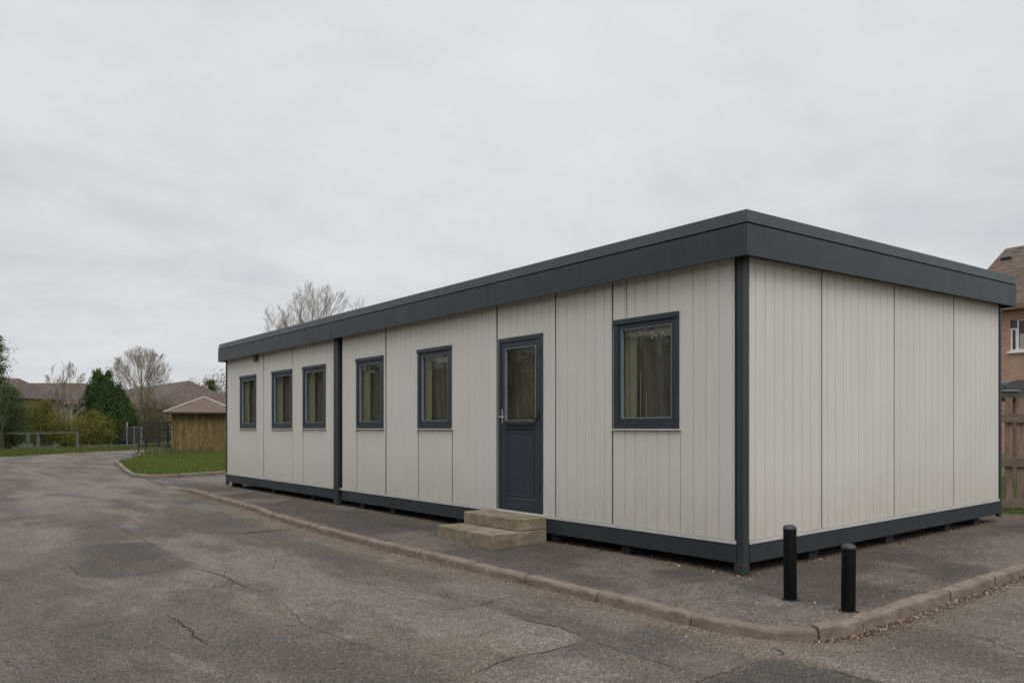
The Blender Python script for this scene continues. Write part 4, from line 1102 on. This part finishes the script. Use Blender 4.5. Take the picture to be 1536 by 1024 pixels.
# ------------------------------------------------------------------ timber hut
def hut():
    cx_, cy_ = at(306, 40.5); z0 = gz(cx_, cy_)-.02; root = empty('timber_hut', (cx_, cy_, z0)); root.rotation_euler.z = math.atan2(RD[1], RD[0])+.33
    tag(root, 'small ochre timber hut with brown hipped roof on the grass', 'hut')
    w = 2.75; d = 2.6; e = hz(618, 40)-z0; top = hz(596, 41)-z0
    mb = MB(); n = 20; y0 = -1.3
    for i in range(n):
        a = -w/2+w*i/n; b = -w/2+w*(i+1)/n; mb.box(a+.004, y0+(.012 if i % 2 else 0), 0, b-.004, y0+.05, e)
    mb.box(-w/2, y0+.052, 0, w/2, y0+d, e-.002); mb.build('wall', 'hut_wood', root)
    for q in (-w/2-.05, w/2+.001):
        mb = MB(); mb.box(q, y0-.04, 0, q+.049, y0+.06, e); mb.build('corner_board', 'fence_timber', root)
    ov = .38; X0, X1, Y0, Y1 = -w/2-ov, w/2+ov, y0-ov, y0+d+ov; ap = (0, y0+d/2, top)
    mb = MB(); v = [(X0, Y0, e-.02), (X1, Y0, e-.02), (X1, Y1, e-.02), (X0, Y1, e-.02), ap]; mb.add(v, [(0,1,4),(1,2,4),(2,3,4),(3,0,4),(3,2,1,0)]); rf = mb.build('roof', 'tile_hut', root)
    mb = MB()
    for c in v[:4]: mb.beam((c[0], c[1], c[2]+.02), (ap[0], ap[1], ap[2]+.02), .08, .04)
    mb.build('hip_trim', 'dull_trim', rf)
    mb = MB(); mb.box(X0, Y0-.02, e-.09, X1, Y0-.001, e-.021); mb.box(X0-.02, Y0, e-.09, X0-.001, Y1, e-.021); mb.box(X1+.001, Y0, e-.09, X1+.02, Y1, e-.021); mb.build('gutter', 'mesh_metal', rf)
hut()

# ------------------------------------------------------------------ fences at the left
def zrel(px, depth): return gz(*at(px, depth))
def rail_fence():
    D = 45; x0, y0 = at(4, D); root = empty('rail_fence', (x0, y0, gz(x0, y0))); tag(root, 'low grey timber rail fence at the left along the grass verge', 'fence')
    def L(px, d=D): X_, Y_ = at(px, d); return X_-x0, Y_-y0, gz(X_, Y_)-gz(x0, y0)
    for px, t, wd in ((4, .94, .14), (42, .97, .16), (57, .99, .16), (116, 1.02, .15)):
        p = L(px); mb = MB(); mb.box(p[0]-wd/2, p[1]-wd/2, p[2]-.1, p[0]+wd/2, p[1]+wd/2, p[2]+t-.0, .01); mb.build('post', 'grey_timber', root)
    for a, b in ((-70, 42), (42, 118)):
        p, q = L(a), L(b); mb = MB(); mb.beam((p[0], p[1], p[2]+1.02), (q[0], q[1], q[2]+1.04), .13, .11); mb.build('rail', 'grey_timber', root)
    p, q = L(18), L(86); mb = MB(); mb.beam((p[0]+.12, p[1]-.02, p[2]+.20), (q[0]+.12, q[1]-.02, q[2]+.27), .07, .15); mb.build('rail', 'grey_timber', root)
rail_fence()
def low_rail():
    D = 46; x0, y0 = at(126, D); root = empty('rail_fence', (x0, y0, gz(x0, y0))); tag(root, 'single low grey rail running past the round bush to the mesh fence', 'fence')
    def L(px, d=D): X_, Y_ = at(px, d); return X_-x0, Y_-y0, gz(X_, Y_)-gz(x0, y0)
    p, q = L(124), L(204, 48); z_ = lambda py, d: hz(py, d)-root.location.z
    mb = MB(); mb.beam((p[0], p[1], z_(669, D)), (q[0], q[1], z_(667, 48)), .08, .13); mb.build('rail', 'grey_timber', root)
    for px in (130, 164, 198):
        p = L(px, 47); mb = MB(); mb.box(p[0]-.05, p[1]+.06, p[2]-.1, p[0]+.05, p[1]+.16, p[2]+.36); mb.build('post', 'grey_timber', root)
low_rail()
def mesh_fence(label, a, b, posts, htop, zlow, postm, railm, rails, bars, pt=0.05):
    """a, b = (px, depth) ends"""
    xa, ya = at(*a); xb, yb = at(*b); root = empty('mesh_fence', (xa, ya, gz(xa, ya))); tag(root, label, 'fence')
    Lh = math.hypot(xb-xa, yb-ya); d = ((xb-xa)/Lh, (yb-ya)/Lh)
    def P(t, z): return (d[0]*t, d[1]*t, (gz(xa+d[0]*t, ya+d[1]*t)-gz(xa, ya))+z)
    for f, hh in posts:
        mb = MB(); mb.beam(P(f*Lh, -.05), P(f*Lh, hh), pt, pt); mb.build('post', postm, root)
    for i, z in enumerate(rails):
        p, q = P(0, z), P(Lh, z); mb = MB(); mb.beam((p[0]-d[1]*.05, p[1]+d[0]*.05, p[2]), (q[0]-d[1]*.05, q[1]+d[0]*.05, q[2]), .035, .05); mb.build('rail', railm, root)
    mb = MB(); n = int(Lh/bars); r = random.Random(5)
    for i in range(n+1):
        p, q = P(i*Lh/n, zlow), P(i*Lh/n, htop-.03); mb.beam(p, q, .018, .018)
    z = zlow
    while z < htop:
        p, q = P(0, z), P(Lh, z); mb.beam((p[0]-d[1]*.02, p[1]+d[0]*.02, p[2]), (q[0]-d[1]*.02, q[1]+d[0]*.02, q[2]), .012, .018); z += .17
    mb.build('mesh_panel', 'mesh_metal', root)
H1 = hz(632.5, 39.5)-zrel(240, 39.5)
mesh_fence('dark metal mesh fence standing on the grass against the timber hut', (208, 41.5), (265, 39.6), [(0, H1), (.2, H1-.02), (.55, H1), (.77, H1), (1, H1)], H1, .30, 'mesh_metal', 'mesh_metal', (H1-.02, H1*.74, H1*.45, .35), .13, .07)
H2 = hz(640, 56)-zrel(185, 56)
mesh_fence('farther mesh fence with pale posts across the road mouth', (169, 62), (212, 50), [(0, H2), (.28, H2+.1), (.56, H2+.35), (.8, H2), (1, H2)], H2, .25, 'pale_post', 'pale_post', (H2-.02, H2*.5), .11, .07)

# ------------------------------------------------------------------ houses
def hip_roof(mb, x0, x1, y0, y1, ze, zr, hip, ov=.4, th=.12):
    X0, X1, Y0, Y1 = x0-ov, x1+ov, y0-ov, y1+ov; ym = (Y0+Y1)/2
    v = [(X0,Y0,ze),(X1,Y0,ze),(X1,Y1,ze),(X0,Y1,ze),(X0+hip,ym,zr),(X1-hip,ym,zr)]
    w = [(a,b,c-th) for a,b,c in v[:4]]
    mb.add(v+w, [(0,1,5,4),(1,2,5),(2,3,4,5),(3,0,4),(0,6,7,1),(1,7,8,2),(2,8,9,3),(3,9,6,0),(9,8,7,6)])
def far_house(px, depth, ridge_y, eave_y, length, width, hip, rz, label, wallm='cream_render', chim=False, group='tiled houses beyond the hedge'):
    x, y = at(px, depth); z0 = gz(x, y)-.3; root = empty('house', (x, y, z0)); root.rotation_euler.z = rz; tag(root, label, 'house', group)
    zr = hz(ridge_y, depth)-z0; ze = hz(eave_y, depth)-z0
    mb = MB(); hip_roof(mb, -length, 0, -width/2, width/2, ze, zr, hip); mb.build('roof', 'tile_far', root)
    mb = MB(); mb.box(-length, -width/2, 0, 0, width/2, ze-.13); mb.build('wall', wallm, root)
    for i in range(int(length/3.2)):
        c = -1.6-i*3.2; mb = MB(); frame_ring(mb, c-.6, c+.6, ze-1.7, ze-.5, .06, .06, .06, .06, -width/2-.05, -width/2+.01); wn = mb.build('window', 'white_board', root)
        mb = MB(); mb.box(c-.54, -width/2-.02, ze-1.64, c+.54, -width/2-.01, ze-.56); mb.build('pane', 'window_dark', wn)
    mb = MB(); mb.box(-length-.45, -width/2-.5, ze-.14, .45, -width/2-.402, ze-.02); mb.build('gutter', 'mesh_metal', root)
    return root
va = math.atan2(RD[1], RD[0])
far_house(304, 80, 567.5, 614, 33, 10, 4.6, va-.88, 'long brown-roofed house behind the bare tree, ending in a hip on the right')
far_house(160, 98, 574.5, 607, 15, 8, 3.0, va+.04, 'brown-roofed house seen behind the thin bare tree and the conifer')
far_house(58, 86, 567, 598, 6.2, 8, 2.6, va-.05, 'leftmost brown-roofed house with a hipped end above the bushes', 'brick_far')
far_house(352, 100, 596, 618, 9, 7, 2.5, va, 'low brown roof peeping between the hut and the long building')

def right_house():
    depth = 28; x, y = at(1520, depth); z0 = gz(x, y)-.05
    root = empty('brick_house', (x, y, z0)); tag(root, 'two-storey brick house with brown tiled roof at the right edge', 'house')
    ze = hz(459, depth)-z0; zr = hz(374, depth+3.6)-z0; x0, x1 = -1.65, 8.5; W = 7.2
    # window opening in the front wall, on the wall plane y = 0
    def onw(px, py):   # place on the wall plane
        r = (px-768)/FPX; X0, Y0 = root.location.x, root.location.y
        ex, ey = VD[0]+RD[0]*r, VD[1]+RD[1]*r; d = (Y0-CAM[1])/ey; return CAM[0]+ex*d-X0, hz(py, d)-z0
    wx0, wz0 = onw(1515.5, 527); _, wz1 = onw(1523, 480); wx1 = wx0+1.75
    mb = MB(); mb.box(x0, 0, 0, wx0, .3, ze-.1); mb.box(wx1, 0, 0, x1, .3, ze-.1); mb.box(wx0, 0, 0, wx1, .3, wz0); mb.box(wx0, 0, wz1, wx1, .3, ze-.1)
    mb.box(x0, .3, 0, x0+.3, W, ze-.1); mb.box(x1-.3, .3, 0, x1, W, ze-.1); mb.box(x0+.3, W-.3, 0, x1-.3, W, ze-.1); mb.build('wall', 'brick_wall', root)
    mb = MB(); hip_roof(mb, x0, x1, 0, W, ze, zr, .42, .35, .14); mb.build('roof', 'tile_near', root)
    mb = MB(); mb.box(x0-.36, -.40, ze-.15, x1+.36, -.352, ze-.01); mb.box(x0-.36, -.34, ze-.16, x1+.36, -.003, ze-.141); mb.build('gutter', 'fence_timber', root)
    wh = wz1-wz0; cs = .21
    mb = MB(); frame_ring(mb, wx0, wx0+cs, wz0+.003, wz1-.28, .055, .05, .06, .055, .02, .09); frame_ring(mb, wx0+cs+.002, wx1, wz0+.003, wz1, .045, .05, .06, .03, .02, .09)
    wn = mb.build('window', 'white_board', root)
    mb = MB(); mb.box(wx0-.08, -.08, wz0-.07, wx1+.08, .02, wz0+.001); mb.build('sill', 'white_board', wn)
    mb = MB(); mb.box(wx0+.056, .05, wz0+.06, wx0+cs-.05, .055, wz1-.33); mb.box(wx0+cs+.04, .05, wz0+.06, wx1-.05, .055, wz1-.03); mb.box(wx0, .06, wz1-.28, wx0+cs, .08, wz1); mb.build('pane', 'window_dark', wn)
    mb = MB(); mb.box(wx0+cs+.07, .040, wz0+.08, wx1-.06, .046, wz0+.60); mb.build('net_curtain', 'net', wn)
    mb = MB(); c0, c1 = wx0+cs+.33, wz0+.33
    pts = [(-.02, .13), (.03, .09), (-.04, .05), (.02, .0), (-.06, -.02), (-.03, -.08), (.04, -.12), (.10, -.15)]
    for (a, b), (c, d) in zip(pts[:-1], pts[1:]): mb.beam((c0+a, .034, c1+b), (c0+c, .034, c1+d), .008, .028)
    mb.build('window_sticker', 'mesh_metal', wn)
    # vent mark on the roof slope
    f = .80; yy = -.35+(W/2+.35)*f; zz = ze+(zr-ze)*f
    mb = MB(); mb.box(-1.44, yy-.10, zz-.05, -1.08, yy+.03, zz+.055, .015); mb.build('roof_vent', 'dark_gap', root)
    mb = MB(); mb.box(1.9, 3.2, zr-.5, 2.6, 4.0, zr+.9); mb.build('chimney', 'brick_wall', root)
right_house()

# ------------------------------------------------------------------ timber fence at the right
def right_fence():
    D = 12.0; ox, oy = at(1500, 11.85); dv = (.74, .672); l = math.hypot(*dv); dv = (dv[0]/l, dv[1]/l); nv = (-dv[1], dv[0])
    root = empty('slatted_fence', (ox, oy, gz(ox, oy))); root.rotation_euler.z = math.atan2(dv[1], dv[0])
    tag(root, 'brown slatted timber fence beside the end of the long building', 'fence')
    s0, s1 = -.55, 4.6; ztop = hz(597, D)-root.location.z
    z_ = lambda py: hz(py, D)-root.location.z
    rr2 = random.Random(6)
    for a, b in ((621, 634), (686, 699), (747, 760)):
        mb = MB(); mb.box(s0, -.05, z_(b), s1, -.012, z_(a), .004); mb.build('rail', 'rail_timber', root)
    mb_i = 0; s = s0
    while s < s1:
        w = .098+rr2.uniform(-.006, .006); t = ztop+rr2.uniform(-.012, .01)
        mb = MB(); mb.box(s, -.010+rr2.uniform(0, .004), z_(757), s+w, .012, t, .003); mb.build('slat', 'fence_timber', root); s += w+.056
    for s in (s0-.1, 1.6, 3.6, 4.6):
        mb = MB(); mb.box(s, .0125, -.1, s+.1, .11, ztop+.03, .006); mb.build('post', 'fence_timber', root)
    p = MB(); p.box(.28, .03, .0, .37, .12, .62, .01); p.build('post', 'grey_timber', root)
right_fence()
def covered_thing():
    x, y = at(1534, 14.2); z0 = gz(x, y)-.02; root = empty('garden_shelter', (x, y, z0)); root.rotation_euler.z = math.atan2(RD[1], RD[0])
    tag(root, 'dark felt-roofed open shelter behind the slatted timber fence', 'shelter')
    zt = hz(570, 14.2)-z0; ze = hz(585, 14.2)-z0; zf = hz(597, 14.2)-z0
    n = 12; v = []; hw = .31
    for k, yy in ((0, 0), (1, 1.6)):
        for i in range(n+1):
            t = math.pi*i/n; xx = -hw*1.0*math.cos(t); v.append((math.copysign(abs(xx)**.7*hw**.3, xx)+.02, yy, ze+.002+(zt-ze)*math.sin(t)**.6))
    f = [(i, i+1, n+2+i, n+1+i) for i in range(n)]+[tuple(range(n, -1, -1)), tuple(n+1+i for i in range(n+1)), (0, n+1, 2*n+1, n)]
    mb = MB().add(v, f); rf = mb.build('roof', 'tarp', root)
    mb = MB(); mb.box(-.55, -.06, ze-.02, -.08, -.032, ze+.004); mb.build('edge_trim', 'bead_metal', rf)
    mb = MB(); mb.box(-.55, -.03, zf, .9, 1.7, ze); mb.build('roof_edge', 'tarp', root)
    for px_, py_ in ((-.53, .0), (.83, .0), (-.53, 1.6), (.83, 1.6)):
        mb = MB(); mb.box(px_, py_, 0, px_+.06, py_+.06, zf-.001); mb.build('leg', 'fence_timber', root)
covered_thing()
bush(1560, 20, 0, [(1575,615,40,30),(1640,610,40,34),(1600,640,50,30)], 'leaf_olive', 9000, .04, 'bush in front of the brick house behind the fence', seed=22, clump=.3)

# ------------------------------------------------------------------ light, sky, camera
sd = (.80, -.42, 1.0); az = math.atan2(sd[0], sd[1]); el = math.atan2(sd[2], math.hypot(sd[0], sd[1]))
L = bpy.data.lights.new('sun', 'SUN'); L.energy = 1.2; L.angle = R(35); L.color = (1, .965, .91)
lo = bpy.data.objects.new('sun', L); col.objects.link(lo)
from mathutils import Vector
lo.rotation_euler = Vector(sd).to_track_quat('Z', 'Y').to_euler(); lo.location = (0, 0, 30)

w = bpy.data.worlds.new('World'); scene.world = w; w.use_nodes = True
nt = w.node_tree; nt.nodes.clear(); out = nt.nodes.new('ShaderNodeOutputWorld')
sky = N(nt, 'ShaderNodeTexSky', sky_type='NISHITA'); sky.sun_disc = False; sky.sun_elevation = el; sky.sun_rotation = az; sky.dust_density = 3
b1 = N(nt, 'ShaderNodeBackground'); b1.inputs[1].default_value = .06; nt.links.new(sky.outputs[0], b1.inputs[0])
tc = N(nt, 'ShaderNodeTexCoord'); sp = N(nt, 'ShaderNodeSeparateXYZ'); nt.links.new(tc.outputs['Generated'], sp.inputs[0])
zz = math_(nt, 'ADD', math_(nt, 'ABSOLUTE', sp.outputs[2]), .16)
cb = N(nt, 'ShaderNodeCombineXYZ'); nt.links.new(math_(nt, 'DIVIDE', sp.outputs[0], zz), cb.inputs[0]); nt.links.new(math_(nt, 'DIVIDE', sp.outputs[1], zz), cb.inputs[1])
mp = N(nt, 'ShaderNodeMapping'); mp.inputs['Rotation'].default_value = (0, 0, R(-52)); mp.inputs['Scale'].default_value = (1.0, 1.0, 1)
nt.links.new(cb.outputs[0], mp.inputs[0])
n1 = noise(nt, mp.outputs[0], .75, 5, .55, .5)
grad = ramp(nt, sp.outputs[2], [(0, (.725, .745, .765)), (.12, (.735, .75, .765)), (.30, (.765, .773, .79)), (.47, (.80, .807, .825)), (.7, (1.12, 1.13, 1.15)), (1, (1.75, 1.76, 1.8))])
n2 = noise(nt, mp.outputs[0], 3.0, 5, .6, .4)
nm = math_(nt, 'ADD', math_(nt, 'MULTIPLY', n1, .75), math_(nt, 'MULTIPLY', n2, .25))
cl = ramp(nt, nm, [(.36, (.85, .853, .868)), (.5, (.975, .975, .98)), (.64, (1.075, 1.075, 1.075))])
cc = mixc(nt, 1.0, grad, cl, 'MULTIPLY')
b2 = N(nt, 'ShaderNodeBackground'); b2.inputs[1].default_value = 1.0; nt.links.new(cc, b2.inputs[0])
mx = N(nt, 'ShaderNodeMixShader'); mx.inputs[0].default_value = .93
nt.links.new(b1.outputs[0], mx.inputs[1]); nt.links.new(b2.outputs[0], mx.inputs[2]); nt.links.new(mx.outputs[0], out.inputs[0])

cam = bpy.data.cameras.new('camera'); co = bpy.data.objects.new('camera', cam); col.objects.link(co)
cam.sensor_width = 36; cam.lens = 36*FPX/1536; cam.shift_y = (642-512)/1536; cam.clip_end = 2000
co.location = CAM; co.rotation_euler = (R(90), 0, math.atan2(VD[1], VD[0])-R(90)); scene.camera = co
scene.view_settings.view_transform = 'Standard'; scene.view_settings.look = 'None'; scene.view_settings.exposure = 0; scene.view_settings.gamma = 1
scene.render.engine = 'CYCLES'; scene.cycles.max_bounces = 8; scene.cycles.transparent_max_bounces = 12
